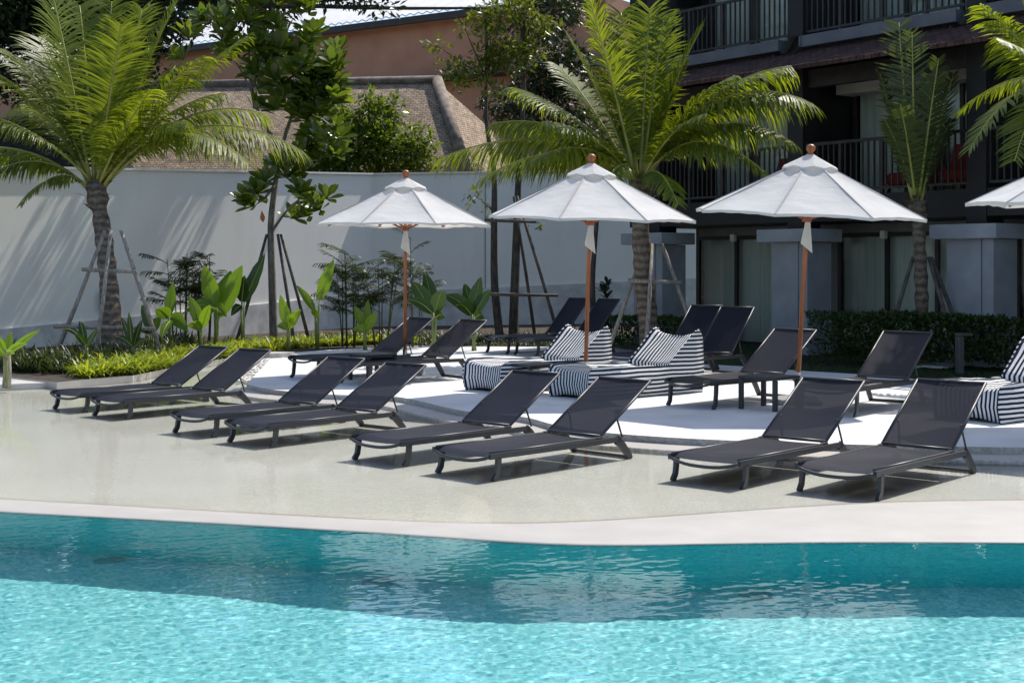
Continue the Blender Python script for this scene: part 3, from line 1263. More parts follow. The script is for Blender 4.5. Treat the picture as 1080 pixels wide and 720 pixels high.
# balcony side walls, rear walls, doors and curtains
for zi, (z0, z1) in enumerate(((.09, 2.34), (2.762, 5.28), (5.472, 7.29))):
    if zi:
        for a, b in bays + [(10.65, 12)]:
            mb = MB()
            mb.box(a - .10, a + .05, .56, 1.62, z0, z1 if zi == 1 else 6.6)
            mb.build('side_wall', M['dark_paint'], bt)
        mb = MB()
        mb.box(T0, T0 + .15, .12, 1.918, z0, z1)
        mb.build('side_wall', M['dark_paint'], bt)
    mb = MB()
    mb.box(T0, T1, 1.92, 2.10, z0 - .08, z1 + .02)
    mb.build('rear_wall', M['dark_paint'], bt)
    for a, b in bays:
        if zi == 0:
            g0, g1, gt = a - .22, a + 2.85, 2.17
            mb = MB()
            mb.box(a + 2.86, b - .23, 1.52, 1.90, z0, 2.335)
            mb.box(g0, g1, 1.52, 1.90, gt + .005, 2.335)
            mb.build('wall_panel', M['room_grey'], bt)
        else:
            g0, g1, gt = a + .12, b - .15, z1 - (.52 if zi == 1 else .16)
            mb = MB()
            mb.box(g0, g1, 1.52, 1.90, gt + .005, z1 - .02)
            mb.build('wall_panel', M['dark_paint'], bt)
        fr = MB()
        xs_ = [g0 + (g1 - g0) * k / 3 for k in range(4)]
        for x in xs_:
            fr.box(x - .035, x + .035, 1.50, 1.56, z0, gt)
        fr.box(g0, g1, 1.503, 1.557, gt - .07, gt + .002)
        fr.box(g0, g1, 1.503, 1.557, z0, z0 + .06)
        wf = fr.build('sliding_door', M['dark_timber'], bt)
        for k in range(3):
            mb = MB()
            mb.add([(xs_[k] + .035, 1.53, z0 + .06), (xs_[k + 1] - .035, 1.53, z0 + .06), (xs_[k + 1] - .035, 1.53, gt - .07), (xs_[k] + .035, 1.53, gt - .07)], [(0, 1, 2, 3)])
            mb.build('pane', M['glass'], wf)
        mb = MB()
        nn = int((g1 - g0) / .03)
        vs = []
        for i in range(nn + 1):
            x = g0 + (g1 - g0) * i / nn
            y = 1.68 + .035 * math.sin(x * 34 + 1.3 * math.sin(x * 5)) + .015 * math.sin(x * 61)
            vs += [(x, y, z0 + .03), (x, y, gt - .02)]
        mb.add(vs, [(2 * i, 2 * i + 2, 2 * i + 3, 2 * i + 1) for i in range(nn)], 0, True)
        mb.build('curtain', M['curtain'], bt)
mb = MB()
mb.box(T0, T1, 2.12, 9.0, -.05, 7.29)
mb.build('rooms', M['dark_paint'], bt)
# small wall lamps above the doors
for a, b in bays[:3]:
    mb = MB()
    mb.rbox(a + .74, a + .84, 1.40, 1.50, 2.06, 2.20, .01)
    mb.build('wall_lamp', M['white_enamel'], bt)


def bl(t, w, z):
    m = Matrix.Rotation(math.atan2(-.8, .6), 4, 'Z')
    return BO + m @ V((t, w, z))


# red chairs on the first floor balconies
def make_chair(label):
    t = thing('balcony_chair', label, 'chair', group='red chairs on the balconies')
    mb = MB()
    mb.rbox(-.32, .32, -.30, .30, .16, .36, .04)
    mb.build('seat', M['red_fabric'], t)
    mb = MB()
    mb.add([(-.32, .22, .34), (.32, .22, .34), (.30, .40, .80), (-.30, .40, .80), (-.32, .34, .34), (.32, .34, .34), (.30, .47, .80), (-.30, .47, .80)],
           [(0, 1, 2, 3), (5, 4, 7, 6), (3, 2, 6, 7), (0, 3, 7, 4), (1, 5, 6, 2), (0, 4, 5, 1)])
    mb.build('backrest', M['red_fabric'], t)
    for sx in (-1, 1):
        for sy in (-1, 1):
            mb = MB()
            mb.bar([(sx * .26, sy * .24, .16), (sx * .28, sy * .27, 0)], .04, .04)
            mb.build('leg', M['dark_timber'], t)
    return t


c0 = None
for tx, rz, lab in ((-1.0, .3, 'red low chair on the first floor balcony left of the right umbrella'),
                    (1.75, -.3, 'red low chair behind the balcony rails, left of the slender palm'),
                    (2.75, .3, 'red low chair behind the balcony rails, right of the slender palm')):
    p = bl(tx, .95, 2.762)
    if c0 is None:
        c0 = make_chair(lab)
        c0.location, c0.rotation_euler = p, (0, 0, math.atan2(-.8, .6) + rz)
    else:
        copy_thing(c0, p, math.atan2(-.8, .6) + rz, lab)

# ------------------------------------------------------------------ buildings beyond the wall
tt = thing('terracotta_building', 'long terracotta rendered building with a white corrugated roof', 'building', (0, 0, 0))
D = V((.83, -.56, 0)).normalized()
N_ = V((-D.y, D.x, 0))
P0 = V((-5.77, 47.5, 0))
A, B = P0 - D * 25, P0 + D * 10.4
mb = MB()
q = [A, B, B + N_ * 8, A + N_ * 8]
mb.prism(q, 0, 9.85)
mb.build('wall', M['terracotta'], tt)
mb = MB()
e0, e1 = A - D * .5 - N_ * .7, B + D * .1 - N_ * .7
r0, r1 = A - D * .5 + N_ * 4, B + D * .1 + N_ * 4
nseg = 420
vs = []
for i in range(nseg + 1):
    u = i / nseg
    zz = .035 * math.sin(i * math.pi / 2)
    a_, b_ = e0.lerp(e1, u), r0.lerp(r1, u)
    vs += [(a_.x, a_.y, 9.87 + zz), (b_.x, b_.y, 12.1 + zz), (a_.x, a_.y, 9.83 + zz)]
mb.add(vs, [(3 * i, 3 * i + 3, 3 * i + 4, 3 * i + 1) for i in range(nseg)] + [(3 * i, 3 * i + 2, 3 * i + 5, 3 * i + 3) for i in range(nseg)], 0)
mb.build('roof', M['white_roof'], tt)
mb = MB()
mb.bar([e0 + N_ * .12 + V((0, 0, 9.69)), e1 + N_ * .12 + V((0, 0, 9.69))], .16, .22, N_)
mb.build('fascia', M['dark_timber'], tt)
mb = MB()
mb.bar([A - N_ * .4 + V((0, 0, 7.7)), B - N_ * .4 + V((0, 0, 7.7))], .8, .10, N_)
mb.build('ledge', M['dark_timber'], tt)

# tiled villa
vt_ = thing('tiled_villa', 'low villa with a weathered tan tiled hip roof behind the wall', 'villa')
RZ, EZ = 6.75, 4.0
rdg = [at(150, 96, 39.5), at(461, 80, 38.4)]
rdg[0].z = rdg[1].z = RZ
ev = [V((-10.6, 35.6, EZ)), at(492, 170, 35.3), V((1.2, 40.3, EZ))]
ev[1].z = EZ
bkp = [V((1.0, 43, EZ)), V((-10, 44, EZ))]


def roof_face(pts, xa, name='roof'):
    """a roof plane in its own frame so the tile courses follow the slope"""
    o = pts[0]
    x = (V(xa)).normalized()
    nrm = (pts[1] - pts[0]).cross(pts[2] - pts[0]).normalized()
    y = nrm.cross(x).normalized()
    x = y.cross(nrm)
    mt = Matrix((x, y, nrm)).transposed().to_4x4()
    mt.translation = o
    mb = MB()
    inv = mt.inverted()
    mb.add([inv @ p for p in pts], [tuple(range(len(pts)))])
    ob = mb.build(name, M['villa_tile'], vt_)
    ob.matrix_local = mt
    return ob


roof_face([ev[0], ev[1], rdg[1], rdg[0]], ev[1] - ev[0])
roof_face([ev[1], ev[2], rdg[1]], ev[2] - ev[1])
roof_face([ev[2], bkp[0], bkp[1], rdg[0], rdg[1]], ev[0] - ev[1])
roof_face([bkp[1], ev[0], rdg[0]], ev[0] - bkp[1])
mb = MB()
mb.tube([rdg[1] + V((0, 0, .05)), ev[1] + V((0, 0, .05))], .17, 8)
mb.build('hip_cap', M['ridge'], vt_)
mb = MB()
mb.tube([rdg[0] + V((0, 0, .03)), rdg[1] + V((0, 0, .05))], .13, 8)
mb.build('ridge_cap', M['ridge'], vt_)
mb = MB()
mb.prism([(-10.0, 36.2), (ev[1].x - .4, ev[1].y + .9), (.7, 39.6), (.6, 42.4), (-9.4, 43.2)], 0, 3.95)
mb.build('wall', M['terracotta'], vt_)
# dark roofed shed at far left beyond the wall
st_ = thing('garden_shed', 'dark tiled roof of a shed beyond the wall at far left', 'shed')
mb = MB()
mb.prism([(-16, 30.5), (-9.6, 30.5), (-9.6, 34), (-16, 34)], 0, 3.6)
mb.build('wall', M['dark_paint'], st_)
mb = MB()
mb.add([(-16.5, 30.0, 3.55), (-9.2, 30.0, 3.55), (-9.6, 32.2, 5.0), (-16.5, 32.2, 5.0), (-16.5, 34.5, 3.55), (-9.2, 34.5, 3.55)], [(0, 1, 2, 3), (3, 2, 5, 4), (1, 5, 2)])
mb.build('roof', M['dark_tile'], st_)


# ------------------------------------------------------------------ palms
def frond(mb, base, tip, arch, npair=52, lw=.034, ll=None, hang=.55, rng=random, stem=.13, twist=0.0):
    L = (tip - base).length * 1.06
    ll = ll or .27 * L
    ctrl = base.lerp(tip, .45) + V((0, 0, 1)) * arch * L
    P = lambda t: base * (1 - t) ** 2 + ctrl * 2 * t * (1 - t) + tip * t * t
    Tg = lambda t: ((ctrl - base) * (1 - t) + (tip - ctrl) * t).normalized()
    mb.tube([P(i / 14) for i in range(15)], [.030 * (1 - .85 * i / 14) * min(1.2, L / 2.6) + .003 for i in range(15)], 6, 1)
    d0 = tip - base
    ref = V((d0.y, -d0.x, 0))
    if ref.length < .15 * L:
        ref = V((math.cos(twist), math.sin(twist), 0))
    ref.normalize()
    gap0 = rng.uniform(.3, .9)
    gap1, gs = gap0 + rng.uniform(.0, .07), rng.choice((-1, 1))
    for i in range(npair):
        t = stem + (1 - stem) * (i + .5) / npair
        p, tg = P(t), Tg(t)
        sd_ = (ref - tg * ref.dot(tg)).normalized()
        up = sd_.cross(tg).normalized()
        if up.z < 0:
            up = -up
        env = min(1, .35 + 2.6 * (t - stem)) * (1 - .55 * max(0, (t - .6) / .4) ** 1.8)
        for s in (-1, 1):
            if rng.random() < .05 or (gap0 < t < gap1 and s == gs):
                continue
            l = ll * env * rng.uniform(.78, 1.12)
            a = RAD(12 + 26 * t + rng.uniform(-10, 10))
            hz = max(0, 1 - abs(tg.z) * 1.15)
            dr = (sd_ * s * math.cos(a) + tg * math.sin(a) + up * (.30 - .2 * t) * (1 - hz) - V((0, 0, .55 * hz))).normalized()
            w = lw * rng.uniform(.8, 1.15)
            hg = hang * rng.uniform(.6, 1.3) * (.55 + 1.5 * hz)
            pts, n = [], 4
            q = p.copy()
            dd = dr.copy()
            pts.append(q.copy())
            for k in range(n):
                q = q + dd * l / n
                dd = (dd + V((0, 0, -1)) * hg * (k + 1) / n * .55).normalized()
                pts.append(q.copy())
            vs, fs = [], []
            for k, q in enumerate(pts):
                ww = w * (.55, 1, .92, .62, .06)[k] * .5
                ax = (pts[min(k + 1, n)] - pts[max(k - 1, 0)]).normalized().cross(up)
                if ax.length < .05:
                    ax = tg.copy()
                ax.normalize()
                vs += [q + ax * ww, q - ax * ww]
            for k in range(n):
                fs.append((2 * k, 2 * k + 1, 2 * k + 3, 2 * k + 2))
            mb.add(vs, fs, 0)


def make_palm(name, label, base, crown, tips, seed, r0=.165, r1=.125, leafmat='palm_leaf', npair=76, hang=.95, bend=.05, group=None, lk=.27):
    rng = random.Random(seed)
    t = thing(name, label, 'palm tree', base, 0, group)
    lb = lambda p: p - base
    pts, rad = [], []
    for i in range(25):
        u = i / 24
        p = base.lerp(crown, u) + V((bend * math.sin(u * math.pi), 0, 0))
        pts.append(lb(p))
        rad.append(r0 * (1 - u) + r1 * u + (.07 * max(0, 1 - u * 6)) + .012 * math.sin(i * 2.1) + rng.uniform(-.006, .006) + (.05 if u > .9 else 0))
    mb = MB()
    mb.tube(pts, rad, 14)
    mb.build('trunk', M['palm_bark'], t)
    # husk fibres where the fronds leave the trunk
    mb = MB()
    for i in range(22):
        a = rng.uniform(0, 6.28)
        p = lb(crown) + V((math.cos(a) * r1 * .9, math.sin(a) * r1 * .9, rng.uniform(-.45, .05)))
        d = V((math.cos(a) * .6, math.sin(a) * .6, rng.uniform(.3, 1.2)))
        mb.leaf(p, d, V((0, 0, 1)), rng.uniform(.16, .4), rng.uniform(.06, .12), .3, 3, .1)
    mb.build('husk', M['palm_bark'], t)
    for i, (px, py, dy, arch) in enumerate(tips):
        tip = at(px, py, crown.y + dy)
        d = (tip - crown)
        bs = lb(crown) + V((d.x, d.y, 0)).normalized() * r1 * .7 + V((0, 0, rng.uniform(-.12, .1)))
        mb = MB()
        frond(mb, bs, lb(tip), arch, npair, ll=lk * d.length, rng=rng, hang=hang, twist=rng.uniform(-.5, .5))
        mb.build('frond', [M[leafmat], M['rachis']], t)
    return t


PB1, PC1 = G(120, 381, .1), at(101, 196, 23.0)
palm_group = 'coconut palms around the patio'
make_palm('coconut_palm', 'coconut palm with ringed trunk standing before the white wall, left of the loungers', PB1, PC1,
          [(54, -12, .3, .06), (84, 6, .9, .14), (118, 2, 1.3, .08), (150, 10, 1.0, .10), (186, 2, .6, .10), (128, 26, -.9, .02),
           (4, 52, .5, .22), (-30, 118, -.8, .20), (-22, 192, -.5, .46), (22, 216, -.8, .55), (258, 40, .4, .10), (320, 160, -.2, .40),
           (232, 98, 1.1, .22), (198, 128, -1.0, .26), (20, 110, 1.2, .25), (160, 95, -1.3, .12), (-60, 165, .4, .28), (215, 60, -.4, .2), (280, 120, .6, .36), (40, 40, .9, .2), (-20, 70, .3, .25), (262, 172, -.9, .5), (185, 70, .8, .15)], 11, group=palm_group)
PB2, PC2 = G(689, 380.5, .1), at(674, 188, 21.3)
make_palm('coconut_palm', 'coconut palm rising behind the middle umbrella in front of the dark hotel', PB2, PC2,
          [(622, 0, -.3, .05), (655, 14, .8, .08), (700, 22, .4, .08), (740, 30, -.1, .16), (858, 110, -1.3, .44), (806, 182, -1.3, .46), (775, 80, -.5, .27), (835, 70, -1.0, .30),
           (462, 168, .2, .26), (505, 190, -.6, .30), (540, 92, .6, .18), (572, 128, -1.0, .22), (628, 215, -1.2, .42), (590, 70, .9, .12), (715, 215, -1.3, .42),
           (745, 120, -1.2, .25), (836, 150, -1.1, .44), (800, 100, -.7, .32), (520, 130, .3, .28), (600, 40, .2, .1), (560, 170, -1.0, .35), (720, 70, .2, .12), (685, 10, .6, .05)], 12, group=palm_group, bend=-.05)
PB3, PC3 = G(972, 384.5, .1), at(967, 212, 20.5)
make_palm('coconut_palm', 'slender young palm with upright shaded fronds in front of the hotel balconies', PB3, PC3,
          [(948, 24, .2, .0), (962, 34, -.2, .0), (990, 62, -.6, .03), (928, 78, .4, .06), (1006, 78, .3, .08), (934, 128, -.5, .14), (1004, 126, .5, .14), (975, 96, .6, .05), (950, 110, -.9, .1)],
          13, .11, .085, 'palm_leaf_shaded', 44, .35, .03, palm_group, .17)
PB4, PC4 = G(1122, 420, .1), at(1124, 92, 17.0)
make_palm('coconut_palm', 'coconut palm whose fronds enter at the right edge of the picture', PB4, PC4,
          [(1034, 6, -.5, .10), (1022, 158, -.3, .42), (1012, 118, .7, .32), (1060, -40, .2, .06), (1110, -80, .4, .04), (1180, -30, .2, .1), (1230, 60, -.3, .3), (1215, 150, .3, .4), (1070, 170, -.9, .4), (1150, 180, -.6, .4), (1050, 40, -1.1, .15)],
          14, .17, .13, 'palm_leaf', 46, .5, .1, palm_group)


# ------------------------------------------------------------------ stakes propping the trees
def support(label, base, h, spread, mat, angs, bars, name='tree_support'):
    t = thing(name, label, 'tree support', base, 0, 'wooden supports tied to the trees')
    for a in angs:
        mb = MB()
        f = V((math.cos(RAD(a)) * spread, math.sin(RAD(a)) * spread, -.02))
        k = V((math.cos(RAD(a)) * .17, math.sin(RAD(a)) * .17, h))
        mb.tube([f, f.lerp(k, .5) + V((.012, 0, 0)), k + (k - f) * .05], [.036, .033, .028], 8)
        mb.build('stake', mat, t)
    for z, w, sh in bars:
        for (dx, y) in ((0, -.2),) if w < .8 else ((0, -1), ):
            mb = MB()
            r = spread * (1 - z / h) * .55 + .12
            mb.tube([(-w, -r, z + .02), (0, -r - .01, z), (w, -r, z - .015)], [.030, .032, .028], 8)
            mb.build('crossbar', mat, t)
    return t


support('grey timber tripod propping the left coconut palm', PB1, 1.95, .92, M['stake'], (200, 268, 340), ((.55, .78, 0), (1.42, .42, 0)))
support('pale timber tripod propping the palm behind the middle umbrella', PB2, 1.75, .80, M['stake'], (190, 255, 345), ((1.25, .42, 0),))
support('dark timber tripod propping the slender palm by the hotel', PB3, 1.55, .72, M['stake_dark'], (195, 300, 350), ())


# ------------------------------------------------------------------ broadleaf trees and shrubs
def obov(t):
    return (.10, .34, .66, .95, .82, .10)[min(5, int(t * 5 + .01))]


def rosette(mb, c, axis, n, L, rng, mi=0, spread=1.15):
    axis = axis.normalized()
    a = axis.cross(V((.3, .2, .9))).normalized()
    b = axis.cross(a)
    for i in range(n):
        w = i * 2.399 + rng.uniform(-.2, .2)
        el = spread * (.35 + .65 * (1 - i / n)) + rng.uniform(-.1, .1)
        d = axis * math.cos(el) + (a * math.cos(w) + b * math.sin(w)) * math.sin(el)
        l = L * rng.uniform(.75, 1.1)
        mb.leaf(c, d, axis, l, l * .37, .12, 5, .16, obov, mi)


def limb(mb, pts, r0, r1, seg=8):
    pts = [V(p) for p in pts]
    n = len(pts)
    fine = []
    for i in range(n - 1):
        for k in range(4):
            fine.append(pts[i].lerp(pts[i + 1], k / 4))
    fine.append(pts[-1])
    m = len(fine)
    for _ in range(2):
        fine = [fine[0]] + [(fine[i - 1] + fine[i] * 2 + fine[i + 1]) / 4 for i in range(1, m - 1)] + [fine[-1]]
    mb.tube(fine, [r0 + (r1 - r0) * i / (m - 1) for i in range(m)], seg)


# big leaved tree before the wall
rg = random.Random(21)
TB = G(289, 362, .1)
ty = TB.y
tr = thing('big_leaf_tree', 'slim tree with rosettes of large glossy leaves, before the white wall', 'tree', TB)
lo = lambda px, py, dy=0.0: at(px, py, ty + dy) - TB
mb = MB()
limb(mb, [V((0, 0, -.05)), lo(287, 300), lo(285, 235), lo(290, 195), lo(298, 150, .3), lo(312, 110, .3)], .085, .03)
limb(mb, [lo(286, 245), lo(302, 222, -.2), lo(318, 208, -.3)], .03, .014)
limb(mb, [lo(290, 195), lo(275, 215, -.2), lo(268, 205, -.3)], .03, .014)
limb(mb, [lo(296, 160, .3), lo(272, 120, .5), lo(264, 90, .5), lo(262, 40, .6)], .045, .018)
limb(mb, [lo(266, 98, .5), lo(252, 70, .6), lo(240, 55, .6)], .022, .012)
limb(mb, [lo(312, 110, .3), lo(328, 70, .2), lo(335, 40, .3)], .03, .012)
limb(mb, [lo(304, 130, .3), lo(325, 120, 0), lo(345, 100, 0)], .025, .012)
limb(mb, [lo(264, 60, .5), lo(285, 35, .4), lo(300, 20, .4)], .025, .012)
mb.build('trunk', M['bark'], tr)
mb = MB()
spots = [(316, 204, 11), (328, 212, 11), (338, 222, 9), (272, 205, 11), (268, 218, 10), (302, 188, 9), (320, 185, 9), (308, 230, 8), (292, 176, 8), (326, 228, 9), (344, 210, 9), (262, 212, 8), (280, 192, 9), (310, 172, 10)]
for px, py, n in spots:
    rosette(mb, lo(px, py, rg.uniform(-.4, .3)), V((rg.uniform(-.5, .5), -.6, .7)), n + 4, .44, rg)
for i in range(92):
    px = rg.gauss(298, 46)
    py = rg.uniform(-25, 118) if px > 250 else rg.uniform(-10, 85)
    if px < 262 and py > 75:
        py -= 60
    px = min(px, 352)
    if px > 335 and py < 60:
        px -= 25
    rosette(mb, lo(px, py, rg.uniform(-.6, 1.0)), V((rg.uniform(-.7, .7), rg.uniform(-.9, .3), .7)), 12, .46, rg)
for i in range(46):
    rosette(mb, lo(rg.uniform(316, 360), rg.uniform(55, 172), rg.uniform(-.5, .4)), V((rg.uniform(-.4, .6), -.5, .7)), 12, .44, rg)
mb.build('crown', M['broad_leaf'], tr)
mb = MB()
mb.leaf(lo(276, 222, -.35), V((.2, -.3, -1)), V((0, -1, 0)), .22, .10, .1, 5, .3, obov)
mb.build('dead_leaf', M['dead_leaf'], tr)
support('thin dark poles propping the big leaved tree', TB, 2.0, .75, M['stake_dark'], (205, 310, 345), ())


def leaf_mass(mb, blobs, n, size, rng, out=.6, aspect=.45):
    """leaves through a set of ellipsoids, thicker towards their outside"""
    tot = sum(b[1][0] * b[1][1] * b[1][2] for b in blobs)
    for c, r in blobs:
        k = max(8, int(n * r[0] * r[1] * r[2] / tot))
        for _ in range(k):
            d = V((rng.gauss(0, 1), rng.gauss(0, 1), rng.gauss(0, 1))).normalized()
            q = rng.random() ** .42
            q *= 1 + .28 * noise.noise(V((d.x * 2 + c.x, d.y * 2 + c.y, d.z * 2 + c.z)))
            p = c + V((d.x * r[0], d.y * r[1], d.z * r[2])) * q
            dr = (d * out + V((rng.gauss(0, .6), rng.gauss(0, .6), rng.gauss(-.15, .6)))).normalized()
            up = V((rng.gauss(0, .5), rng.gauss(0, .5), 1))
            l = size * rng.uniform(.6, 1.25)
            mb.quadleaf(p, dr, up, l, l * aspect)


def bushy(name, label, cat, base, trunk, blobs, n, size, leaf, bark, seed, group=None, r=.09, part='crown', branches=True):
    rng = random.Random(seed)
    t = thing(name, label, cat, base, 0, group)
    mb = MB()
    if trunk:
        for path, r0, r1 in trunk:
            limb(mb, [p - base for p in path], r0, r1)
    if branches:
        top = (trunk[0][0][-1] - base) if trunk else V((0, 0, .2))
        for c, rr in blobs:
            limb(mb, [top, top.lerp(c - base, .5) + V((rng.uniform(-.2, .2), 0, -.15)), c - base], r * .5, r * .12, 6)
    mb.build('trunk' if trunk else 'stems', bark, t)
    mb = MB()
    leaf_mass(mb, [(c - base, rr) for c, rr in blobs], n, size, rng)
    mb.build(part, leaf, t)
    return t


# dense dark tree overhanging the upper left
rg = random.Random(31)
bb = V((-10.6, 34.5, 0))
blobs = []
for i in range(30):
    px, py, Y = rg.uniform(-60, 215), rg.uniform(-110, 46), rg.uniform(29.5, 35)
    if px > 165:
        py -= 25
    blobs.append((at(px, py, Y), (rg.uniform(.9, 1.5), rg.uniform(.9, 1.4), rg.uniform(.5, .8))))
for i in range(9):  # unseen crown clumps above the view, added to shade the wall
    blobs.append((V((rg.uniform(-9, 1.0), rg.uniform(27.5, 36), rg.uniform(7.9, 10.5))), (rg.uniform(1.0, 1.7), rg.uniform(1.0, 1.7), rg.uniform(.5, .8))))
for i in range(26):
    blobs.append((at(rg.uniform(-50, 175), rg.uniform(-20, 120), rg.uniform(30.5, 32)), (rg.uniform(.6, 1.0), .7, rg.uniform(.4, .6))))
for px, py in ((230, -8), (260, -4), (300, -6), (335, -4), (365, 0), (390, -2), (400, 6), (215, 10), (200, 30), (345, -10)):
    blobs.append((at(px, py, 29.5 + rg.uniform(0, 2)), (.5, .5, .22)))
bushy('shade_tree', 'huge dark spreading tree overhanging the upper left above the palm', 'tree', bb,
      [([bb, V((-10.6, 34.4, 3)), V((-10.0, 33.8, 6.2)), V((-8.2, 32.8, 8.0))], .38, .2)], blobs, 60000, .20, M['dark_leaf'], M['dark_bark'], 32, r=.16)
# leafy bush looking over the wall
blobs = [(at(px, py, Y), (rx, rx * .8, rz)) for px, py, Y, rx, rz in
         ((350, 165, 34.8, .7, .5), (375, 150, 35.0, .75, .6), (395, 128, 35.2, .6, .6), (405, 150, 34.8, .7, .55), (425, 160, 35.0, .6, .45), (445, 172, 35.2, .5, .35),
          (360, 130, 35.4, .6, .5), (390, 105, 35.4, .35, .35), (340, 178, 34.7, .6, .3), (415, 178, 34.9, .7, .3), (380, 178, 34.8, .7, .3), (345, 140, 35.4, .6, .5), (410, 118, 35.3, .45, .5), (440, 150, 35.2, .5, .5), (330, 160, 35, .6, .5))]
bb = V((-3.6, 35.8, 0))
bushy('leafy_bush', 'dense bright green bush leaning over the wall top in front of the tiled roof', 'bush', bb,
      [([bb, bb + V((0, 0, 2)), V((-3.6, 35.4, 3.6))], .10, .07)], blobs, 8200, .17, M['shrub_leaf'], M['bark'], 33)
# dark tree beside the villa
blobs = [(at(px, py, 36.5), (rx, .8, rz)) for px, py, rx, rz in ((585, 55, .8, .6), (600, 75, .8, .7), (575, 85, .9, .6), (560, 105, .9, .6), (600, 110, .8, .6), (530, 110, .7, .5), (550, 125, .8, .4), (620, 140, .9, .6), (645, 165, .9, .6))]
bb = V((1.3, 37.2, 0))
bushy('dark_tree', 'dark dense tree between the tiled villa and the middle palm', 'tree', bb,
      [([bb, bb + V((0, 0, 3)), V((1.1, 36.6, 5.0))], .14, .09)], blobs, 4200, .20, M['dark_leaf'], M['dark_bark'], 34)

# airy tree on two dark stems between the left and middle umbrella
rg = random.Random(41)
NB = G(533, 362, .1)
ny_ = NB.y
nl = lambda px, py, dy=0.0: at(px, py, ny_ + dy)
for kk, (stem, blobs, lab, n) in enumerate((
    ([nl(528, 364), nl(521, 300), nl(521, 240), nl(522, 180), nl(512, 130, .3), nl(513, 70, .3), nl(512, 20, .3)],
     [(nl(515, 20, .3), (.4, .4, .3)), (nl(530, 12), (.3, .3, .25)), (nl(490, 30), (.28, .25, .15)), (nl(460, 48), (.3, .25, .14)), (nl(518, 38), (.3, .3, .2)), (nl(500, 75), (.45, .4, .25)), (nl(482, 72), (.4, .3, .2)), (nl(515, 55), (.3, .3, .2)),
      (nl(540, 58), (.5, .4, .35)), (nl(528, 62), (.3, .3, .25)), (nl(522, 97), (.25, .25, .16)), (nl(484, 88), (.2, .2, .16))],
     'slim tree with curved dark stem and airy pale leaves, left of its straight neighbour', 1500),
    ([nl(541, 365, .3), nl(543, 300, .3), nl(545, 240, .3), nl(547, 180, .4), nl(552, 110, .4), nl(553, 40, .4), nl(553, -10, .4)],
     [(nl(560, 22, .4), (.4, .35, .18)), (nl(575, 28, .4), (.3, .3, .18)), (nl(548, 50, .4), (.35, .3, .25)), (nl(545, 4, .4), (.4, .4, .2)), (nl(560, 55, .4), (.3, .3, .22))],
     'slim tree with straight dark stem, right of its curved neighbour', 700))):
    b0_ = stem[0].copy()
    t = thing('slim_tree', lab, 'tree', b0_, 0, 'slim trees behind the umbrellas')
    mb = MB()
    limb(mb, [p - b0_ for p in stem], .10 if kk else .085, .018)
    tops = [stem[4] - b0_, stem[5] - b0_, stem[3] - b0_]
    for c, rr in blobs:
        s0 = min(tops[:2], key=lambda q: (q - (c - b0_)).length)
        limb(mb, [s0 + V((0, 0, -.25)), s0.lerp(c - b0_, .5) + V((0, 0, -.12)), c - b0_], .022, .006, 6)
    if kk == 0:
        for a in ((506, 210), (500, 205), (515, 215)):
            limb(mb, [stem[2] - b0_ + V((0, 0, .3)), nl(*a) - b0_], .016, .006, 6)
    mb.build('trunk', M['dark_bark'], t)
    mb = MB()
    leaf_mass(mb, [(c - b0_, rr) for c, rr in blobs], n, .15, rg)
    if kk == 0:
        leaf_mass(mb, [(nl(503, 208) - b0_, (.25, .2, .25)), (nl(516, 226) - b0_, (.15, .15, .12))], 60, .12, rg)
    else:
        leaf_mass(mb, [(nl(566, 236) - b0_, (.22, .15, .12))], 20, .12, rg)
    mb.build('crown', M['light_leaf'], t)
support('dark poles and rails propping the two slim trees', NB + V((.1, 0, 0)), 2.7, 1.0, M['stake_dark'], (345, 60), ((.95, .9, 0), (2.35, .5, 0)))
# third dark stem near the pot plant
b0_ = G(628, 368, .1)
t = thing('slim_tree', 'thin dark stem behind the middle umbrella pole with its crown among the palm fronds', 'tree', b0_, 0, 'slim trees behind the umbrellas')
mb = MB()
limb(mb, [V((0, 0, 0)), at(624, 300, b0_.y) - b0_, at(628, 250, b0_.y) - b0_, at(634, 180, b0_.y) - b0_], .06, .03)
mb.build('trunk', M['dark_bark'], t)
mb = MB()
leaf_mass(mb, [(at(632, 180, b0_.y) - b0_, (.5, .4, .4)), (at(650, 165, b0_.y) - b0_, (.4, .4, .3))], 260, .16, rg)
mb.build('crown', M['dark_leaf'], t)


# ------------------------------------------------------------------ banana like plants
def banana(label, base, leaves, mat, group, seed, name='banana_plant'):
    rng = random.Random(seed)
    t = thing(name, label, 'plant', base, 0, group)
    st = MB()
    for px0, py0, px1, py1, dy, L, W, dr in leaves:
        p0 = at(px0, py0, base.y + dy * .4) - base
        p1 = at(px1, py1, base.y + dy) - base
        st2 = [V((rng.uniform(-.03, .03), rng.uniform(-.03, .03), -.02)), p0.lerp(V((0, 0, 0)), .55) + V((0, 0, .05)), p0]
        st.tube(st2, [.028, .022, .012], 7)
        mb = MB()
        up = V((-(p1 - p0).x * .3 + rng.uniform(-.2, .2), -1, .55))
        d = (p1 - p0)
        d.z += dr * d.length * .8
        LL = (p1 - p0).length * (1.08 + .25 * dr)
        mb.leaf(p0, d, up, LL, W * .92, dr, 12, .22, lambda u: max(.02, math.sin(math.pi * min(1, .03 + u * .97) ** .85)) ** .72 * (1 - .18 * u) * rng.uniform(.93, 1.03))
        mid = [V(mb.v[k]) + V((0, -.004, .003)) for k in range(1, len(mb.v), 3)]
        mb.tube(mid, [.010 * (1 - .8 * k / len(mid)) for k in range(len(mid))], 5, 1)
        mb.build('leaf', [mat, M['rachis']], t)
    st.build('stem', M['banana_stem'], t)
    return t


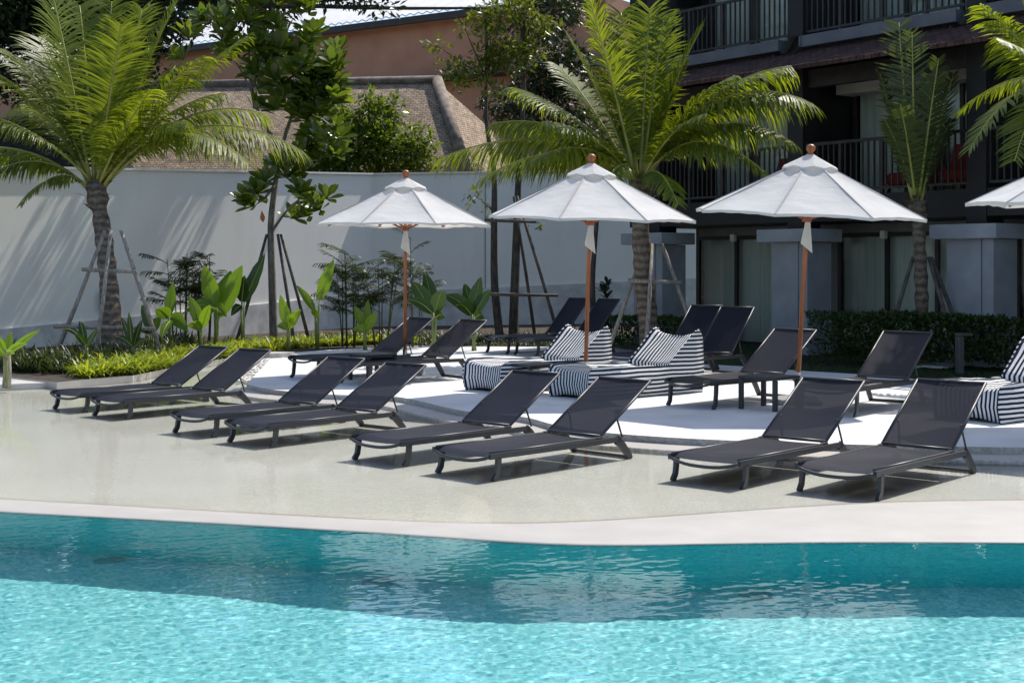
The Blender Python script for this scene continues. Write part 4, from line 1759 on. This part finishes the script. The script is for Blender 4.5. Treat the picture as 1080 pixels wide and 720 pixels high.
M['banana_stem'] = m_plain('green_stem', (.16, .20, .05), .5)
gb = 'broad leaved banana plants along the wall'
banana('small bright banana plant with two folded leaves by the left coconut palm', G(178, 374, .1), [(178, 335, 163, 322, -.3, 0, .28, .35), (180, 335, 196, 345, -.4, 0, .30, .5), (178, 332, 182, 300, .2, 0, .22, .0), (180, 338, 172, 352, -.6, 0, .2, .4)], M['banana_leaf'], gb, 51)
banana('tall banana plant with one leaf arching over and one upright, in sun', G(228, 372, .1), [(226, 322, 216, 283, -.1, 0, .34, .0), (226, 328, 182, 320, -.2, 0, .36, .75), (228, 330, 230, 318, -.5, 0, .32, .9), (231, 334, 254, 283, .1, 0, .46, .02), (230, 330, 243, 287, .4, 0, .40, .05), (227, 325, 238, 330, -.4, 0, .26, .5)], M['banana_leaf'], gb, 52)
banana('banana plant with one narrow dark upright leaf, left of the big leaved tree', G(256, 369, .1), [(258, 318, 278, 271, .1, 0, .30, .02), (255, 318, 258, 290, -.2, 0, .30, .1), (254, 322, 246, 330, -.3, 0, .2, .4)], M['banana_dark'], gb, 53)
banana('banana plant with a single round tipped upright leaf, left of the umbrella', G(334, 369, .1), [(337, 316, 351, 276, 0, 0, .28, .02), (332, 328, 313, 300, -.2, 0, .18, .12), (335, 335, 328, 322, -.4, 0, .15, .4)], M['banana_leaf'], gb, 54)
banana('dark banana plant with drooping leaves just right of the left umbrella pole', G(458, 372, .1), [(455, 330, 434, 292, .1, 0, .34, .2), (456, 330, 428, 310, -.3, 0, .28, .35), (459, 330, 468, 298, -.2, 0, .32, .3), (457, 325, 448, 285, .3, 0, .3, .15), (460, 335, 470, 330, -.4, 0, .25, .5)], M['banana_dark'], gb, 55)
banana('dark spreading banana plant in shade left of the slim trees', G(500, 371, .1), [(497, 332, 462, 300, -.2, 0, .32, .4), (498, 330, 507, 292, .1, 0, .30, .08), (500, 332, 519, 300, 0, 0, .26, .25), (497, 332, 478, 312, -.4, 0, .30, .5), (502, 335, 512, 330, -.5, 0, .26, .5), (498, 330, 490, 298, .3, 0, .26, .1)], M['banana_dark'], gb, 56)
banana('small bright banana plant with upright leaves close to the tree trunk foot', G(304, 372, .1), [(304, 345, 296, 312, 0, 0, .22, .05), (305, 346, 318, 322, -.2, 0, .22, .25), (303, 347, 290, 338, -.4, 0, .2, .5)], M['banana_leaf'], gb, 60)
banana('green banana plant with arching leaves behind the second lounger from the palm bed', G(212, 375, .1), [(212, 345, 200, 312, 0, 0, .24, .08), (213, 346, 222, 318, -.2, 0, .24, .2), (211, 347, 196, 336, -.4, 0, .22, .5)], M['banana_leaf'], gb, 62)
banana('low green banana plant at the foot of the bamboo palms left of the left umbrella', G(385, 370, .1), [(385, 348, 374, 322, 0, 0, .22, .1), (386, 349, 398, 326, -.2, 0, .22, .25), (384, 350, 370, 342, -.4, 0, .2, .5), (385, 348, 388, 318, .2, 0, .2, .02)], M['banana_leaf'], gb, 63)
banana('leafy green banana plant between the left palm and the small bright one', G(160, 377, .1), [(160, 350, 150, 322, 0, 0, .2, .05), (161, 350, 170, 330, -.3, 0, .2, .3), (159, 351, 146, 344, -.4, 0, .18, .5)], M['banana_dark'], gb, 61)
banana('strap leaved plant behind the left coconut palm trunk', G(140, 385, .1), [(140, 365, 128, 333, .1, 0, .12, .1), (141, 365, 150, 335, .2, 0, .13, .15), (139, 366, 136, 330, 0, 0, .12, .05), (142, 367, 158, 352, -.2, 0, .12, .4), (140, 366, 120, 350, -.2, 0, .12, .35)], M['banana_dark'], 'strap leaved plants under the left palm', 57, 'strap_leaf_plant')
banana('strap leaved plant with one arching leaf left of the palm trunk', G(92, 390, .1), [(90, 362, 58, 334, 0, 0, .10, .5), (90, 364, 84, 334, .2, 0, .14, .2), (92, 366, 104, 344, 0, 0, .12, .2), (90, 364, 78, 348, -.3, 0, .12, .3)], M['banana_dark'], 'strap leaved plants under the left palm', 58, 'strap_leaf_plant')
banana('young green plant on a bare grey stem at the far left edge', G(7, 407, .08), [(6, 376, 42, 346, -.1, 0, .12, .15), (6, 375, 30, 358, -.3, 0, .12, .3), (5, 374, -4, 352, 0, 0, .14, .1), (6, 375, 12, 350, .2, 0, .14, .1), (5, 376, -18, 360, -.2, 0, .12, .3), (6, 377, 16, 368, -.4, 0, .1, .4)], M['banana_leaf'], 'young plants by the path', 59, 'young_plant')
pp = G(7, 406, .08)
o_ = [o for o in bpy.data.objects if o.name == 'young_plant'][0]
mb = MB()
mb.tube([(0, 0, -.01), (.01, 0, .2), (0, 0, .46)], [.055, .05, .045], 10)
mb.build('trunk', M['stake'], o_)


# bamboo palms
def bamboo_palm(label, base, n, h, seed, mat, dx=.35):
    rng = random.Random(seed)
    t = thing('bamboo_palm', label, 'plant', base, 0, 'thin stemmed bamboo palms along the wall')
    st, lf = MB(), MB()
    for i in range(n):
        a = rng.uniform(0, 6.28)
        b = V((math.cos(a) * .12, math.sin(a) * .10, 0))
        top = V((math.cos(a) * dx * rng.uniform(.3, 1), math.sin(a) * dx * .6, h * rng.uniform(.6, 1)))
        st.tube([b, b.lerp(top, .5) + V((0, 0, .06)), top], [.014, .011, .006], 6)
        for k in range(6):
            u = rng.uniform(.45, 1)
            p = b.lerp(top, u)
            w = rng.uniform(0, 6.28)
            d = V((math.cos(w), math.sin(w) * .8, rng.uniform(.2, .9))).normalized()
            L = rng.uniform(.38, .62)
            tip = p + d * L + V((0, 0, -.12 * L))
            frond(lf, p, tip, .12, 10, .024, .22, .4, rng, .2)
    st.build('stems', M['bamboo_stem'], t)
    lf.build('foliage', [mat, M['bamboo_stem']], t)
    return t


M['bamboo_stem'] = m_plain('bamboo_stem', (.07, .08, .03), .6)
bamboo_palm('feathery bamboo palm in dry dark leaf between the small banana plants', G(190, 366, .1), 6, 1.75, 61, M['grass_leaf'])
bamboo_palm('dark bamboo palm behind the tall sunlit banana plant', G(215, 364, .1), 6, 1.7, 62, M['grass_leaf'])
bamboo_palm('clump of upright green bamboo palm left of the left umbrella pole', G(368, 366, .1), 9, 1.75, 63, M['hedge_leaf'], .28)
bamboo_palm('loose bamboo palm touching the left umbrella pole', G(402, 366, .1), 7, 1.8, 64, M['grass_leaf'], .4)
bamboo_palm('tall dark bamboo palm right behind the left umbrella pole', G(440, 367, .1), 4, 2.15, 65, M['grass_leaf'], .3)


# ------------------------------------------------------------------ ground plants
def blades(mb, p, n, L, W, rng, lean=.7, mi=0):
    for i in range(n):
        w = rng.uniform(0, 6.28)
        d = V((math.cos(w) * lean, math.sin(w) * lean, rng.uniform(.6, 1.2))).normalized()
        l = L * rng.uniform(.6, 1.2)
        mb.leaf(p + V((rng.uniform(-.03, .03), rng.uniform(-.03, .03), 0)), d, V((0, 0, 1)), l, W, rng.uniform(.25, .7), 3, .2, None, mi)


def band(mb, line, width, n, L, W, k, rng, depth_dir, lean=.7):
    """tufts scattered in a band behind a line"""
    seg = [(a, b, (b - a).length) for a, b in zip(line, line[1:])]
    tot = sum(s[2] for s in seg)
    for i in range(n):
        q = rng.uniform(0, tot)
        for a, b, l in seg:
            if q <= l:
                break
            q -= l
        p = a.lerp(b, q / l) + depth_dir * (width * rng.random() ** 1.2)
        p.z = .1
        blades(mb, p, k, L * rng.uniform(.7, 1.15), W, rng, lean)


rg = random.Random(71)
back_dir = V((-.45, .9, 0)).normalized()
line = [G(*p, .1) for p in ((88, 399), (140, 395), (205, 382), (270, 372), (292, 371))]
mb = MB()
band(mb, line, 1.5, 1150, .42, .032, 9, rg, back_dir)
line2 = [G(*p, .1) for p in ((270, 371), (330, 366), (400, 363), (440, 363))]
band(mb, line2, 1.6, 700, .36, .03, 8, rg, V((-.2, 1, 0)).normalized())
kind(mb.build('ground_cover', M['ground_leaf']), 'stuff')
mb = MB()
dl = [G(*p, .1) for p in ((8, 392), (60, 395), (88, 392), (150, 384), (215, 372))]
band(mb, dl, 1.9, 640, .58, .024, 8, rg, back_dir, .5)
dl = [G(*p, .1) for p in ((330, 364), (440, 362), (520, 363), (600, 364), (660, 364))]
band(mb, dl, 1.3, 420, .42, .02, 7, rg, V((0, 1, 0)), .5)
dl = [G(*p, .1) for p in ((440, 364), (520, 364.5), (640, 365))]
band(mb, dl, .6, 200, .16, .016, 7, rg, V((0, 1, 0)), .8)
kind(mb.build('shade_grass', M['grass_leaf']), 'stuff')
mb = MB()
for i in range(5200):
    px, py = rg.uniform(600, 1060), 363 + 50 * rg.random() ** .9
    p = G(px, py, .095)
    # stay on the lawn
    ins = False
    n = len(lawn)
    for a in range(n):
        A_, B_ = lawn[a], lawn[(a + 1) % n]
        if (A_.y > p.y) != (B_.y > p.y) and p.x < (B_.x - A_.x) * (p.y - A_.y) / (B_.y - A_.y) + A_.x:
            ins = not ins
    if ins:
        blades(mb, p, 4, .07, .012, rg, .8)
kind(mb.build('lawn_grass', M['grass_leaf']), 'stuff')


def hedge(label, pts, h, w, n, seed, group):
    rng = random.Random(seed)
    base = pts[0].copy()
    t = thing('hedge', label, 'hedge', base, 0, group)
    mb = MB()
    tot = sum((b - a).length for a, b in zip(pts, pts[1:]))
    for a, b in zip(pts, pts[1:]):
        for i in range(int(n * (b - a).length / tot)):
            p = a.lerp(b, rng.random()) - base
            q = V((rng.uniform(-1, 1), rng.uniform(-1, 1), rng.random()))
            k = rng.randrange(3)
            if k == 0:
                q.z = 1
            elif k == 1:
                q.y = -1
            s = 1 + .22 * noise.noise((p + base) * 2.4)
            p = p + V((q.x * w * .5, q.y * w * .5 * s, .1 + q.z * (h - .1) * s))
            d = V((rng.gauss(0, .6), rng.gauss(-.3, .6), rng.gauss(.4, .6))).normalized()
            mb.quadleaf(p, d, V((rng.gauss(0, .5), rng.gauss(0, .5), 1)), rng.uniform(.05, .10), rng.uniform(.03, .05))
    mb.build('foliage', M['hedge_leaf'], t)
    return t


gh = 'clipped hedges at the foot of the hotel'
hedge('dark clipped hedge before the hotel between the two right pillars', [G(868, 382, .1), G(960, 386, .1), G(1090, 392, .1)], .72, .75, 9000, 81, gh)
hedge('low dark hedge beside the palm trunk, left of the hotel doors', [G(640, 369, .1), G(735, 374, .1)], .55, .6, 3200, 82, gh)

# pebble strip at the patio corner
mb = MB()
rg = random.Random(91)
pa, pb = G(258, 403, .03), G(296, 376, .10)
for i in range(520):
    u, v = rg.random(), rg.uniform(-1, 1)
    p = pa.lerp(pb, u) + V((v * (.16 + .06 * u), 0, 0))
    r = rg.uniform(.018, .04)
    mb.lathe([(r * .5, -r * .3), (r, r * .1), (r * .7, r * .55), (r * .1, r * .7)], 7, (p.x, p.y, p.z + .01))
kind(mb.build('pebbles', M['pebble']), 'stuff')
# flat dark stone at its head
t = thing('edging_stone', 'flat dark stone at the head of the pebble strip', 'stone', G(286, 376.5, .12))
mb = MB()
vs = [(math.cos(a) * .34 * (1 + .2 * math.sin(a * 3)), math.sin(a) * .22) for a in [k * 6.283 / 14 for k in range(14)]]
mb.prism(vs, -.02, .075)
t2 = mb.build('slab', M['kerb'], t)

# bollard light in the planting and stepping slabs
t = thing('garden_light', 'short dark bollard light beside the right bean bag', 'light', G(1012, 394, .1), RAD(20))
mb = MB()
mb.rbox(-.045, .045, -.045, .045, 0, .52, .006)
mb.build('post', M['lamp_metal'], t)
mb = MB()
mb.rbox(-.05, .19, -.047, .047, .523, .565, .006)
mb.build('head', M['lamp_metal'], t)
for px, py, lab in ((945, 388, 'pale stepping slab on the shaded lawn, left of the bollard light'), (988, 386.5, 'pale stepping slab in the shaded lawn behind the bollard light')):
    t = thing('stepping_slab', lab, 'paving slab', G(px, py, .095), axis_rot(40), 'stepping slabs on the lawn')
    mb = MB()
    mb.rbox(-.38, .38, -.28, .28, 0, .035, .01)
    mb.build('slab', M['patio'], t)
# red flower pot by the wall
pb_ = G(634, 366, .1)
t = thing('potted_plant', 'red pot with a dark leafed plant against the wall behind the black loungers', 'potted plant', pb_)
mb = MB()
mb.lathe([(.16, 0), (.20, .35), (.22, .38), (.19, .38), (.17, .34)], 16)
mb.build('stand', M['granite'], t)
mb = MB()
mb.lathe([(.13, .36), (.18, .66), (.20, .68), (.17, .68), (.15, .62)], 16)
mb.build('pot', M['red_fabric'], t)
mb = MB()
rg = random.Random(95)
for i in range(7):
    rosette(mb, V((rg.uniform(-.22, .22), rg.uniform(-.15, .15), .85 + rg.uniform(-.1, .28))), V((rg.uniform(-.5, .5), -.3, .8)), 7, .2, rg)
mb.build('foliage', M['dark_leaf'], t)
